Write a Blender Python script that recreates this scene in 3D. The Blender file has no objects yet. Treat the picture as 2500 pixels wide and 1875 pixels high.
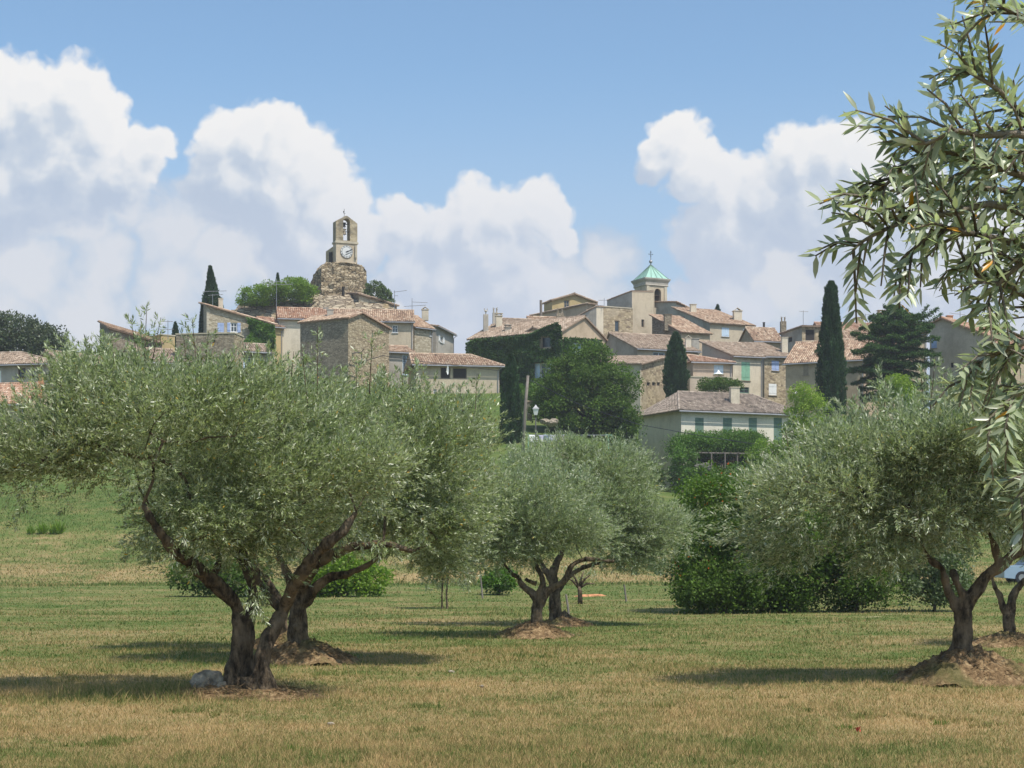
import bpy, bmesh, math, random
import numpy as np
from mathutils import Vector
R = math.radians
random.seed(7)
# ---------------------------------------------------------------- camera, light, sky
FP, HP, CZ = 4170.0, 1360.0, 1.6          # focal length and horizon row of the 2500x1875 photograph, eye height
sc = bpy.context.scene
cam = bpy.data.cameras.new('camera'); co = bpy.data.objects.new('camera', cam)
sc.collection.objects.link(co); sc.camera = co
co.location = (0, 0, CZ); co.rotation_euler = (R(90), 0, 0)
cam.sensor_width = 36; cam.lens = 36*FP/2500; cam.shift_y = (HP-937.5)/2500
cam.clip_start = 0.1; cam.clip_end = 20000
SUN_EL, SUN_AZ = 61.0, 43.0               # azimuth to the right of straight behind the camera
sx = math.sin(R(SUN_AZ))*math.cos(R(SUN_EL)); sy = -math.cos(R(SUN_AZ))*math.cos(R(SUN_EL)); sz = math.sin(R(SUN_EL))
sl = bpy.data.lights.new('sun', 'SUN'); sl.energy = 5.0; sl.angle = R(0.53); sl.color = (1.0, 0.95, 0.87)
so = bpy.data.objects.new('sun', sl); sc.collection.objects.link(so)
so.rotation_euler = Vector((sx, sy, sz)).to_track_quat('Z', 'Y').to_euler()
so.location = (0, 0, 50)
sc.view_settings.view_transform = 'Standard'; sc.view_settings.look = 'None'
sc.view_settings.exposure = 0.0; sc.view_settings.gamma = 1
sc.cycles.max_bounces = 6; sc.cycles.diffuse_bounces = 3; sc.cycles.transmission_bounces = 3
sc.cycles.transparent_max_bounces = 6; sc.cycles.volume_bounces = 0
sc.cycles.use_denoising = True

class NT:
    """short-hand for building node trees"""
    def __init__(s, tree): s.t = tree; s.n = tree.nodes; s.l = tree.links
    def node(s, typ, ins=None, **kw):
        n = s.n.new(typ)
        for k, v in kw.items(): setattr(n, k, v)
        for k, v in (ins or {}).items(): s.put(n.inputs[k], v)
        return n
    def put(s, sock, v):
        if isinstance(v, bpy.types.NodeSocket): s.l.new(v, sock)
        elif isinstance(v, (tuple, list)) and len(v) == 3 and sock.type == 'RGBA': sock.default_value = (*v, 1)
        else: sock.default_value = v
    def m(s, op, a, b=None, c=None, clamp=False):
        n = s.n.new('ShaderNodeMath'); n.operation = op; n.use_clamp = clamp
        for i, v in enumerate((a, b, c)):
            if v is not None: s.put(n.inputs[i], v)
        return n.outputs[0]
    def vm(s, op, a, b=None, out=0):
        n = s.n.new('ShaderNodeVectorMath'); n.operation = op
        s.put(n.inputs[0], a)
        if b is not None: s.put(n.inputs[1], b)
        return n.outputs[out]
    def mix(s, f, a, b, blend='MIX'):
        n = s.n.new('ShaderNodeMix'); n.data_type = 'RGBA'; n.blend_type = blend
        s.put(n.inputs[0], f); s.put(n.inputs[6], a); s.put(n.inputs[7], b)
        return n.outputs[2]
    def noise(s, vec, scale, detail=4, rough=0.55, out=0, **kw):
        n = s.node('ShaderNodeTexNoise', {'Scale': scale, 'Detail': detail, 'Roughness': rough}, noise_dimensions=kw.pop('dim', '3D'), **kw)
        if vec is not None: s.l.new(vec, n.inputs['Vector'])
        return n.outputs[out]
    def ramp(s, f, stops, interp='LINEAR'):
        n = s.n.new('ShaderNodeValToRGB'); n.color_ramp.interpolation = interp
        e = n.color_ramp.elements
        while len(e) < len(stops): e.new(0.5)
        for el, (p, c) in zip(e, stops):
            el.position = p; el.color = (*c, 1) if not isinstance(c, float) else (c, c, c, 1)
        s.l.new(f, n.inputs[0]); return n.outputs[0]
    def maprange(s, v, a, b, c=0.0, d=1.0, smooth=True):
        n = s.n.new('ShaderNodeMapRange'); n.interpolation_type = 'SMOOTHSTEP' if smooth else 'LINEAR'
        for i, q in enumerate((v, a, b, c, d)): s.put(n.inputs[i], q)
        return n.outputs[0]

# ---- world: Nishita sky with cumulus banks drawn as a direction-based procedural field
world = bpy.data.worlds.new('World'); sc.world = world; world.use_nodes = True
wt = NT(world.node_tree); wt.n.clear()
def cloud_group():
    g = bpy.data.node_groups.new('cumulus_field', 'ShaderNodeTree')
    g.interface.new_socket('P', in_out='INPUT', socket_type='NodeSocketVector')
    g.interface.new_socket('D', in_out='OUTPUT', socket_type='NodeSocketFloat')
    t = NT(g); gi = t.n.new('NodeGroupInput'); go = t.n.new('NodeGroupOutput')
    P = gi.outputs[0]
    w = t.noise(P, 3.2, 3, 0.55, out=1, dim='2D')
    w = t.vm('SCALE', t.vm('SUBTRACT', w, (0.5, 0.5, 0.5)), None); w.node.inputs[3].default_value = 0.14
    w2 = t.noise(P, 16, 2, 0.6, out=1, dim='2D')
    w2 = t.vm('SCALE', t.vm('SUBTRACT', w2, (0.5, 0.5, 0.5)), None); w2.node.inputs[3].default_value = 0.035
    Q = t.vm('ADD', t.vm('ADD', P, w), w2)
    acc = None
    for (x, y, r) in CL:
        dd = t.vm('DISTANCE', Q, ((x)/1000, (1360-y)/1000, 0), out=1)
        v = t.m('MULTIPLY_ADD', dd, -1000.0/r, 1.0)
        if acc is None: acc = v
        else:
            n = t.n.new('ShaderNodeMath'); n.operation = 'SMOOTH_MAX'
            t.put(n.inputs[0], acc); t.put(n.inputs[1], v); n.inputs[2].default_value = 0.10; acc = n.outputs[0]
    v1 = t.node('ShaderNodeTexVoronoi', {'Vector': Q, 'Scale': 15.0}, voronoi_dimensions='2D')
    v2 = t.node('ShaderNodeTexVoronoi', {'Vector': Q, 'Scale': 36.0}, voronoi_dimensions='2D')
    a = t.m('MULTIPLY_ADD', v1.outputs[0], -0.20, acc)
    a = t.m('MULTIPLY_ADD', v2.outputs[0], -0.12, a)
    a = t.m('MULTIPLY_ADD', t.noise(P, 9, 5, 0.62, dim='2D'), 0.34, a)
    a = t.m('ADD', a, 0.03)
    t.l.new(a, go.inputs[0]); return g
CL = [(-30,260,150),(60,240,110),(165,235,115),(215,300,110),(120,380,190),(-20,430,190),(330,375,85),(385,350,55),(280,420,100),
      (545,345,85),(625,340,110),(700,370,120),(770,430,120),(810,520,110),(680,480,170),(560,450,130),(850,590,90),(740,600,130),
      (960,560,70),(1060,560,75),(1150,520,85),(1240,540,80),(1330,530,85),(1370,580,55),(1200,620,110),(1010,660,90),(1080,680,120),(1260,700,130),(1120,780,170),
      (1640,345,85),(1600,385,60),(1700,430,80),(1760,470,100),(1840,500,110),(1960,400,95),(2050,400,105),(2110,430,90),(1960,500,140),(1760,570,130),(2060,560,150),(2250,560,160),
      (1760,710,85),(1830,745,70),(1700,760,90),(2250,700,160),(2430,640,150),(2150,760,120)]
CG = cloud_group()
CL = [(640,640,90),(720,690,80),(980,720,120),(60,520,120),(180,540,120),(300,500,90),(420,560,130),(560,620,120),(60,660,120),(240,640,120),(520,600,90),(0,620,90),(-60,800,200),(200,760,170),(420,700,120),(1400,760,200),(1900,640,200),(2400,800,220),(1500,620,90)]
CG2 = cloud_group()
geo = wt.node('ShaderNodeTexCoord').outputs['Generated']
sep = wt.node('ShaderNodeSeparateXYZ', {'Vector': geo})
yy = wt.m('MAXIMUM', sep.outputs[1], 0.05)
U = wt.m('MULTIPLY_ADD', wt.m('DIVIDE', sep.outputs[0], yy), FP/1000, 1.25)
V = wt.m('MULTIPLY', wt.m('DIVIDE', sep.outputs[2], yy), FP/1000)
P = wt.node('ShaderNodeCombineXYZ', {'X': U, 'Y': V}).outputs[0]
def field(grp, off):
    n = wt.n.new('ShaderNodeGroup'); n.node_tree = grp
    wt.l.new(wt.vm('ADD', P, off) if off else P, n.inputs[0]); return n.outputs[0]
D0 = field(CG, None); D1 = field(CG, (0.030, 0.050, 0)); E0 = field(CG2, None)
D2 = field(CG, (0.09, 0.13, 0))
front = wt.maprange(sep.outputs[1], 0.12, 0.4)
sky = wt.node('ShaderNodeTexSky', sky_type='NISHITA', sun_disc=False, sun_elevation=R(SUN_EL), sun_rotation=R(180-SUN_AZ),
              altitude=200, air_density=1.0, dust_density=1.2, ozone_density=1.0)
skyc = wt.vm('MULTIPLY', sky.outputs[0], (1.45, 1.64, 1.68))
world.cycles.sampling_method = 'MANUAL'; world.cycles.sample_map_resolution = 512
up = wt.maprange(V, 0.35, 1.36, 0.0, 1.0, smooth=False)
# milky lower sky
hz = wt.m('MULTIPLY', wt.m('SUBTRACT', 1.0, wt.maprange(V, 0.40, 1.25)), 0.78)
skyc = wt.mix(wt.m('MULTIPLY', hz, front), skyc, (4.9, 5.8, 7.2))
lit = wt.m('MULTIPLY_ADD', wt.m('SUBTRACT', D0, D1), 1.7, 0.55, clamp=True)
lit2 = wt.m('MULTIPLY_ADD', wt.m('SUBTRACT', D0, D2), 1.0, 0.42, clamp=True)
edge = wt.m('SUBTRACT', 1.0, wt.maprange(D0, 0.05, 0.75))
L = wt.m('ADD', wt.m('MULTIPLY', lit, 0.42), wt.m('ADD', wt.m('MULTIPLY', lit2, 0.44), wt.m('MULTIPLY', edge, 0.22)), clamp=True)
ccol = wt.ramp(L, [(0.18, (0.50, 0.60, 0.75)), (0.46, (0.62, 0.70, 0.81)), (0.66, (0.80, 0.84, 0.89)), (0.90, (0.97, 0.965, 0.96))])
ccol = wt.vm('SCALE', ccol); ccol.node.inputs[3].default_value = 9.4
# lower clouds sink into the milky air
low = wt.m('MULTIPLY', wt.m('SUBTRACT', 1.0, wt.maprange(V, 0.45, 1.15)), 0.80)
ccol = wt.mix(low, ccol, (5.9, 6.5, 7.7))
cmask = wt.m('MULTIPLY', wt.maprange(D0, 0.0, 0.27), front)
emask = wt.m('MULTIPLY', wt.m('MULTIPLY', wt.maprange(E0, -0.10, 0.40), front), 0.8)
ec = wt.vm('SCALE', wt.ramp(E0, [(0.0, (0.52, 0.61, 0.74)), (0.3, (0.60, 0.67, 0.78)), (0.5, (0.72, 0.75, 0.81)), (0.7, (0.80, 0.80, 0.83))])); ec.node.inputs[3].default_value = 9.6
skyc = wt.mix(emask, skyc, ec)
skyc = wt.mix(cmask, skyc, ccol)
bg = wt.node('ShaderNodeBackground', {'Color': skyc, 'Strength': 0.1})
wt.node('ShaderNodeOutputWorld', {'Surface': bg.outputs[0]})
# ---------------------------------------------------------------- helpers
C = sc.collection
def X(px, d): return (px-1250)/FP*d
def Z(py, d): return CZ+(HP-py)/FP*d
def W(px, py, d): return Vector((X(px, d), d, Z(py, d)))
def tag(o, label=None, cat=None, group=None, kind=None):
    if label: o['label'] = label
    if cat: o['category'] = cat
    if group: o['group'] = group
    if kind: o['kind'] = kind
    return o
def thing(name, label, cat, loc=(0, 0, 0), group=None):
    o = bpy.data.objects.new(name, None); C.objects.link(o); o.location = loc; o.empty_display_size = 0.5
    return tag(o, label, cat, group)
def link(name, me, mat, parent=None):
    o = bpy.data.objects.new(name, me); C.objects.link(o)
    if mat: me.materials.append(mat)
    if parent: o.parent = parent
    return o
def root_loc(p):
    v = Vector((0, 0, 0))
    while p is not None: v += p.location; p = p.parent
    return v
def arr(name, V, F, mat, parent=None, attrs=None, smooth=False):
    """mesh from numpy arrays: V (n,3) world coordinates, F (m,k) with constant k"""
    V = np.asarray(V, dtype=np.float32); F = np.asarray(F, dtype=np.int32)
    if parent is not None: V = V-np.array(root_loc(parent), dtype=np.float32)
    me = bpy.data.meshes.new(name); k = F.shape[1]
    me.vertices.add(len(V)); me.vertices.foreach_set('co', V.ravel())
    me.loops.add(F.size); me.loops.foreach_set('vertex_index', F.ravel())
    me.polygons.add(len(F)); me.polygons.foreach_set('loop_start', np.arange(0, F.size, k, dtype=np.int32))
    for an, av in (attrs or {}).items():
        a = me.attributes.new(an, 'FLOAT', 'POINT'); a.data.foreach_set('value', np.asarray(av, dtype=np.float32))
    if smooth: me.polygons.foreach_set('use_smooth', np.ones(len(F), dtype=bool))
    me.update(calc_edges=True)
    return link(name, me, mat, parent)
class MB:
    """collects polygons, boxes and tubes in world coordinates"""
    def __init__(s): s.v = []; s.f = []; s.tint = []
    def poly(s, pts, tint=0.5):
        n = len(s.v); s.v += [tuple(p) for p in pts]; s.f.append(tuple(range(n, n+len(pts)))); s.tint += [tint]*len(pts)
    def box(s, c, size, ax=(1, 0, 0), up=(0, 0, 1), tint=0.5, top=1.0):
        ax = Vector(ax).normalized(); up = Vector(up).normalized(); ay = up.cross(ax).normalized(); c = Vector(c)
        a, b, h = [q/2 for q in size]
        P = [c+ax*(i*a*(top if k > 0 else 1))+ay*(j*b*(top if k > 0 else 1))+up*(k*h) for k in (-1, 1) for i, j in ((-1, -1), (1, -1), (1, 1), (-1, 1))]
        for q in ((3, 2, 1, 0), (4, 5, 6, 7), (0, 1, 5, 4), (1, 2, 6, 5), (2, 3, 7, 6), (3, 0, 4, 7)): s.poly([P[i] for i in q], tint)
        return s
    def tube(s, pts, rad, n=8, cap=True, tint=0.5, wob=0.0, seed=0):
        rng = random.Random(seed); pts = [Vector(p) for p in pts]; base = len(s.v)
        if not hasattr(rad, '__len__'): rad = [rad]*len(pts)
        t0 = (pts[1]-pts[0]).normalized(); ref = Vector((1, 0, 0)) if abs(t0.x) < 0.8 else Vector((0, 1, 0))
        a = (ref-t0*ref.dot(t0)).normalized(); ph = rng.random()*6
        for i, p in enumerate(pts):
            t = (pts[min(i+1, len(pts)-1)]-pts[max(i-1, 0)]).normalized()
            a = (a-t*a.dot(t)).normalized(); b = t.cross(a)
            for k in range(n):
                w = 2*math.pi*k/n
                r = rad[i]*(1+wob*(math.sin(3*w+ph+i*0.25)*0.5+math.sin(5*w+ph*2-i*0.4)*0.35+rng.uniform(-.3, .3)))
                s.v.append(tuple(p+(a*math.cos(w)+b*math.sin(w))*r)); s.tint.append(tint)
        for i in range(len(pts)-1):
            for k in range(n):
                q = base+i*n; s.f.append((q+k, q+(k+1) % n, q+n+(k+1) % n, q+n+k))
        if cap: s.f.append(tuple(range(base+n-1, base-1, -1))); s.f.append(tuple(base+(len(pts)-1)*n+k for k in range(n)))
        return s
    def build(s, name, mat, parent=None, smooth=False):
        o = root_loc(parent) if parent is not None else Vector((0, 0, 0))
        me = bpy.data.meshes.new(name); me.from_pydata([(x-o.x, y-o.y, z-o.z) for x, y, z in s.v], [], s.f)
        a = me.attributes.new('tint', 'FLOAT', 'POINT'); a.data.foreach_set('value', s.tint)
        if smooth: me.polygons.foreach_set('use_smooth', [True]*len(s.f))
        me.update(); return link(name, me, mat, parent)
def catmull(pts, rad, sub=6):
    pts = [Vector(p) for p in pts]; P = [pts[0]*2-pts[1]]+pts+[pts[-1]*2-pts[-2]]; o = []; r = []
    for i in range(1, len(P)-2):
        for k in range(sub):
            t = k/sub; a, b, c, d = P[i-1:i+3]
            o.append(0.5*((2*b)+(c-a)*t+(2*a-5*b+4*c-d)*t*t+(3*b-a-3*c+d)*t**3)); r.append(rad[i-1]*(1-t)+rad[i]*t)
    o.append(pts[-1]); r.append(rad[-1]); return o, r
# ---------------------------------------------------------------- materials
def newmat(name):
    m = bpy.data.materials.new(name); m.use_nodes = True; t = NT(m.node_tree); t.n.clear(); return m, t
def finish(t, col, rough=0.85, bump=None, bstr=0.4, bdist=0.05, spec=0.3, metal=0.0):
    b = t.node('ShaderNodeBsdfPrincipled', {'Base Color': col, 'Roughness': rough, 'Specular IOR Level': spec, 'Metallic': metal})
    if bump is not None:
        n = t.node('ShaderNodeBump', {'Strength': bstr, 'Distance': bdist, 'Height': bump}); t.l.new(n.outputs[0], b.inputs['Normal'])
    t.node('ShaderNodeOutputMaterial', {'Surface': b.outputs[0]}); return b
def tc(t): return t.node('ShaderNodeNewGeometry').outputs['Position']
def plain(name, col, rough=0.7, spec=0.3, metal=0.0, var=0.25, scale=3.0, bump=0.2):
    m, t = newmat(name); p = tc(t); n = t.noise(p, scale, 5, 0.6)
    c = t.ramp(n, [(0.3, tuple(q*(1-var) for q in col)), (0.7, tuple(min(1, q*(1+var)) for q in col))])
    finish(t, c, rough, t.noise(p, scale*8, 3), bump, 0.02, spec, metal); return m
def plaster(name, col, stain=(0.6, 0.58, 0.55), amt=0.6):
    m, t = newmat(name); p = tc(t)
    n1 = t.noise(p, 0.45, 6, 0.65); n2 = t.noise(p, 9, 4, 0.7)
    pz = t.vm('MULTIPLY', p, (1.3, 1.3, 0.18)); n3 = t.noise(pz, 1.6, 5, 0.7)
    c = t.ramp(n2, [(0.3, tuple(q*0.86 for q in col)), (0.7, tuple(min(1, q*1.08) for q in col))])
    s = t.mix(1.0, c, stain, 'MULTIPLY')
    c = t.mix(t.m('MULTIPLY', t.maprange(n1, 0.42, 0.68), amt), c, s)
    c = t.mix(t.m('MULTIPLY', t.maprange(n3, 0.5, 0.75), amt*0.8), c, s)
    finish(t, c, 0.92, t.noise(p, 22, 4, 0.7), 0.5, 0.03, 0.15); return m
def stone(name, c1, c2, c3, mortar, sc_=3.2, flat=2.3, patch=None, mw=0.06):
    m, t = newmat(name); p = tc(t)
    q = t.vm('ADD', p, t.vm('MULTIPLY', t.vm('SUBTRACT', t.noise(p, 1.7, 3, out=1), (.5, .5, .5)), (0.35, 0.35, 0.22)))
    q = t.vm('MULTIPLY', q, (1, 1, flat))
    v = t.node('ShaderNodeTexVoronoi', {'Vector': q, 'Scale': sc_, 'Randomness': 0.9})
    e = t.node('ShaderNodeTexVoronoi', {'Vector': q, 'Scale': sc_, 'Randomness': 0.9}, feature='DISTANCE_TO_EDGE')
    r = t.node('ShaderNodeSeparateColor', {0: v.outputs['Color']}).outputs[0]
    c = t.ramp(r, [(0.05, c1), (0.5, c2), (0.95, c3)])
    c = t.mix(0.25, c, t.ramp(t.noise(p, 7, 5, 0.7), [(0.3, (0.1, 0.09, 0.07)), (0.7, (0.6, 0.55, 0.45))]))
    ed = t.maprange(e.outputs['Distance'], 0.0, mw)
    c = t.mix(ed, mortar, c)
    big = t.maprange(t.noise(p, 0.35, 5, 0.6), 0.5, 0.66)
    if patch: c = t.mix(t.m('MULTIPLY', big, 0.75), c, patch)
    h = t.m('ADD', t.m('MULTIPLY', ed, 0.7), t.m('MULTIPLY', t.noise(p, 12, 4, 0.6), 0.4))
    finish(t, c, 0.93, h, 0.9, 0.07, 0.12); return m
def tiles(name, stops):
    m, t = newmat(name); p = tc(t)
    a = t.node('ShaderNodeAttribute', attribute_name='tint').outputs['Fac']
    f = t.m('ADD', t.m('MULTIPLY', a, 0.75), t.m('MULTIPLY', t.noise(p, 0.6, 5, 0.6), 0.5)); f = t.m('SUBTRACT', f, 0.12)
    c = t.ramp(f, stops)
    c = t.mix(t.m('MULTIPLY', t.maprange(t.noise(p, 2.2, 6, 0.7), 0.5, 0.7), 0.6), c, (0.13, 0.115, 0.09))
    finish(t, c, 0.9, t.noise(p, 18, 4), 0.4, 0.02, 0.15); return m
def leafmat(name, top, under, var=0.35, rough=0.45, trans=0.3, yellow=None, spec=0.4):
    m, t = newmat(name)
    a = t.node('ShaderNodeAttribute', attribute_name='tint').outputs['Fac']
    g = t.node('ShaderNodeNewGeometry')
    def vr(c): return t.ramp(a, [(0.0, tuple(q*(1-var) for q in c)), (0.6, c), (0.97, tuple(min(1, q*(1+var)) for q in c)), (1.0, yellow or tuple(min(1, q*(1+var)) for q in c))])
    c = t.mix(g.outputs['Backfacing'], vr(top), vr(under))
    b = t.node('ShaderNodeBsdfPrincipled', {'Base Color': c, 'Roughness': rough, 'Specular IOR Level': spec})
    tr = t.node('ShaderNodeBsdfTranslucent', {'Color': t.mix(1.0, c, (0.95, 1.25, 0.5), 'MULTIPLY')})
    mx = t.node('ShaderNodeMixShader', {0: trans, 1: b.outputs[0], 2: tr.outputs[0]})
    t.node('ShaderNodeOutputMaterial', {'Surface': mx.outputs[0]}); return m
def ground_cols(t, p):
    s = t.node('ShaderNodeSeparateXYZ', {'Vector': p})
    far = t.ramp(t.m('DIVIDE', s.outputs[1], 130.0), [(0.10, 0.46), (0.125, 0.36), (0.15, 0.38), (0.20, 0.55), (0.27, 0.64), (0.45, 0.72), (0.64, 0.78), (0.675, 0.46), (0.73, 0.50), (0.80, 0.72), (0.90, 0.92)])
    bb = t.noise(t.vm('MULTIPLY', p, (0.16, 0.20, 0.1)), 1.0, 5, 0.65)
    md = t.noise(p, 0.9, 5, 0.65)
    sm = t.noise(p, 7.0, 4, 0.7)
    f = t.m('ADD', far, t.m('MULTIPLY', t.m('SUBTRACT', bb, 0.5), 1.45))
    f = t.m('ADD', f, t.m('MULTIPLY', t.m('SUBTRACT', md, 0.5), 1.1))
    return t.m('ADD', f, t.m('MULTIPLY', t.m('SUBTRACT', sm, 0.5), 1.3), clamp=True), sm
def mk_ground():
    m, t = newmat('meadow'); p = tc(t); f, sm = ground_cols(t, p)
    c = t.ramp(f, [(0.05, (0.40, 0.285, 0.14)), (0.35, (0.31, 0.235, 0.11)), (0.6, (0.19, 0.185, 0.065)), (0.8, (0.12, 0.155, 0.04)), (1.0, (0.08, 0.13, 0.028))])
    c = t.mix(t.m('MULTIPLY', t.maprange(t.noise(p, 25, 4, 0.7), 0.45, 0.7), 0.5), c, (0.085, 0.07, 0.035))
    s = t.node('ShaderNodeSeparateXYZ', {'Vector': p})
    pale = t.maprange(t.noise(t.vm('MULTIPLY', p, (0.5, 1.3, 1)), 1.0, 4, 0.6), 0.62, 0.70)
    band = t.m('MULTIPLY', t.maprange(s.outputs[1], 39, 43), t.m('SUBTRACT', 1.0, t.maprange(s.outputs[1], 48, 56)))
    right = t.maprange(s.outputs[0], 3, 9)
    c = t.mix(t.m('MULTIPLY', t.m('MULTIPLY', pale, band), right), c, (0.55, 0.45, 0.28))
    finish(t, c, 0.95, t.noise(p, 12, 5, 0.7), 0.8, 0.05, 0.1); return m
def mk_blade():
    m, t = newmat('grass_blades'); p = tc(t); f, sm = ground_cols(t, p)
    a = t.node('ShaderNodeAttribute', attribute_name='tint').outputs['Fac']
    f = t.m('ADD', f, t.m('MULTIPLY', t.m('SUBTRACT', a, 0.5), 0.7), clamp=True)
    c = t.ramp(f, [(0.0, (0.52, 0.36, 0.17)), (0.30, (0.40, 0.295, 0.125)), (0.55, (0.24, 0.225, 0.075)), (0.75, (0.155, 0.185, 0.048)), (1.0, (0.09, 0.15, 0.028))])
    b = t.node('ShaderNodeBsdfPrincipled', {'Base Color': c, 'Roughness': 0.7, 'Specular IOR Level': 0.2})
    tr = t.node('ShaderNodeBsdfTranslucent', {'Color': c})
    t.node('ShaderNodeOutputMaterial', {'Surface': t.node('ShaderNodeMixShader', {0: 0.35, 1: b.outputs[0], 2: tr.outputs[0]}).outputs[0]}); return m
def mk_bark(name, c1, c2, sc_=9):
    m, t = newmat(name); p = tc(t)
    q = t.vm('MULTIPLY', p, (1, 1, 0.35)); n = t.noise(q, sc_*1.4, 8, 0.75); n2 = t.noise(p, 2.6, 5, 0.6)
    c = t.ramp(n, [(0.36, tuple(x*0.25 for x in c1)), (0.47, c1), (0.66, c2)])
    c = t.mix(t.m('MULTIPLY', t.maprange(n2, 0.45, 0.65), 0.6), c, tuple(x*1.25 for x in c2))  # pale patches put sunlight on the bark into its colour
    finish(t, c, 0.95, t.m('ADD', n, t.m('MULTIPLY', t.noise(q, sc_*4, 4, 0.7), 0.4)), 1.0, 0.03, 0.1); return m
M = {}
M['ground'] = mk_ground(); M['blade'] = mk_blade()
M['bark'] = mk_bark('olive_bark', (0.062, 0.047, 0.032), (0.20, 0.15, 0.10))
M['twig'] = mk_bark('olive_twig_bark', (0.17, 0.14, 0.11), (0.34, 0.29, 0.23))
M['dbark'] = mk_bark('dark_bark', (0.06, 0.05, 0.035), (0.13, 0.105, 0.08), 4)
M['olive'] = leafmat('olive_leaf', (0.185, 0.222, 0.088), (0.50, 0.52, 0.36), 0.5, 0.38, 0.25, (0.6, 0.36, 0.05), 0.55)
M['olivefar'] = leafmat('olive_leaf_far', (0.205, 0.245, 0.118), (0.50, 0.52, 0.38), 0.4, 0.42, 0.25, (0.42, 0.33, 0.08), 0.5)
M['olivenear'] = leafmat('olive_leaf_near', (0.31, 0.345, 0.215), (0.66, 0.68, 0.58), 0.45, 0.33, 0.22, (0.6, 0.28, 0.03), 0.5)
M['dleaf'] = leafmat('dark_leaf', (0.092, 0.152, 0.025), (0.11, 0.17, 0.038), 0.45, 0.6, 0.3, spec=0.15)
M['ivy'] = leafmat('ivy_leaf', (0.05, 0.108, 0.022), (0.062, 0.12, 0.03), 0.5, 0.5, 0.15, spec=0.2)
M['bleaf'] = leafmat('bright_leaf', (0.18, 0.28, 0.022), (0.20, 0.30, 0.04), 0.35, 0.5, 0.4, (0.45, 0.42, 0.04))
M['yleaf'] = leafmat('yellow_green_leaf', (0.25, 0.34, 0.03), (0.27, 0.36, 0.05), 0.3, 0.5, 0.4)
M['vine'] = leafmat('vine_leaf', (0.095, 0.19, 0.02), (0.12, 0.21, 0.03), 0.4, 0.5, 0.35)
M['pome'] = leafmat('pomegranate_leaf', (0.095, 0.165, 0.016), (0.12, 0.19, 0.025), 0.45, 0.45, 0.35, (0.75, 0.13, 0.02))
M['plane'] = leafmat('plane_leaf', (0.05, 0.075, 0.028), (0.13, 0.15, 0.075), 0.4, 0.5, 0.2)
M['cypress'] = leafmat('cypress_leaf', (0.046, 0.088, 0.034), (0.052, 0.095, 0.04), 0.5, 0.7, 0.12, spec=0.1)
M['cedar'] = leafmat('cedar_needles', (0.075, 0.14, 0.04), (0.085, 0.15, 0.05), 0.5, 0.7, 0.15, spec=0.1)
M['broom'] = leafmat('broom_leaf', (0.12, 0.16, 0.07), (0.15, 0.2, 0.09), 0.4, 0.5, 0.3)
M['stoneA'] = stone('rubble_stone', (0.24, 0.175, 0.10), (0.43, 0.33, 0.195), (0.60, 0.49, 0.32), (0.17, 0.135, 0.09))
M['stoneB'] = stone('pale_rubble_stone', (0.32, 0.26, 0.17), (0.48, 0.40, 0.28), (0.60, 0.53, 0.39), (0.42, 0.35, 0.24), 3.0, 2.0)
M['stoneC'] = stone('dark_and_shaded_rubble', (0.18, 0.14, 0.095), (0.29, 0.23, 0.155), (0.42, 0.35, 0.25), (0.13, 0.105, 0.075), 3.4, 2.6)  # real dark rubble, also the shaded copy used on side walls
M['stoneD'] = stone('golden_rubble_stone', (0.20, 0.14, 0.085), (0.42, 0.32, 0.19), (0.60, 0.48, 0.31), (0.40, 0.31, 0.2), 2.4, 1.8, (0.46, 0.38, 0.27))
M['ashlar'] = stone('weathered_ashlar', (0.32, 0.25, 0.145), (0.44, 0.35, 0.21), (0.56, 0.46, 0.30), (0.29, 0.23, 0.15), 1.5, 1.6, (0.17, 0.15, 0.12), 0.03)
M['rock'] = stone('layered_rock', (0.19, 0.145, 0.10), (0.36, 0.28, 0.19), (0.52, 0.43, 0.30), (0.10, 0.075, 0.05), 1.15, 4.0, (0.30, 0.225, 0.12), 0.14)
M['ruin'] = stone('ruined_masonry', (0.17, 0.12, 0.065), (0.42, 0.31, 0.175), (0.68, 0.56, 0.38), (0.09, 0.07, 0.045), 2.1, 3.0, None, 0.16)
M['pl_beige'] = plaster('beige_render', (0.54, 0.45, 0.33))
M['pl_pink'] = plaster('pinkish_render', (0.57, 0.46, 0.36))
M['pl_cream'] = plaster('cream_render', (0.66, 0.58, 0.45))
M['pl_white'] = plaster('white_render', (0.72, 0.66, 0.54), amt=0.35)
M['pl_ochre'] = plaster('ochre_render', (0.50, 0.385, 0.20), amt=0.4)
M['pl_tan'] = plaster('tan_render', (0.51, 0.40, 0.28))
M['pl_grey'] = plaster('grey_and_shaded_render', (0.45, 0.41, 0.35), amt=0.7)  # real grey render, also stands for shaded walls of paler houses
M['quoin'] = plaster('dressed_stone', (0.52, 0.46, 0.35), amt=0.5)
M['tileA'] = tiles('canal_tiles_pink', [(0.05, (0.15, 0.105, 0.075)), (0.35, (0.34, 0.22, 0.15)), (0.6, (0.50, 0.36, 0.25)), (0.9, (0.62, 0.50, 0.37))])
M['tileB'] = tiles('canal_tiles_brown', [(0.05, (0.15, 0.115, 0.085)), (0.4, (0.32, 0.235, 0.17)), (0.7, (0.45, 0.35, 0.265)), (0.95, (0.57, 0.47, 0.36))])
M['tileC'] = tiles('canal_tiles_red', [(0.05, (0.17, 0.095, 0.065)), (0.4, (0.39, 0.225, 0.145)), (0.7, (0.51, 0.35, 0.25)), (0.95, (0.62, 0.49, 0.37))])
M['tileD'] = tiles('canal_tiles_grey', [(0.05, (0.12, 0.10, 0.08)), (0.4, (0.25, 0.20, 0.16)), (0.7, (0.35, 0.285, 0.23)), (0.95, (0.46, 0.39, 0.31))])
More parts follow.
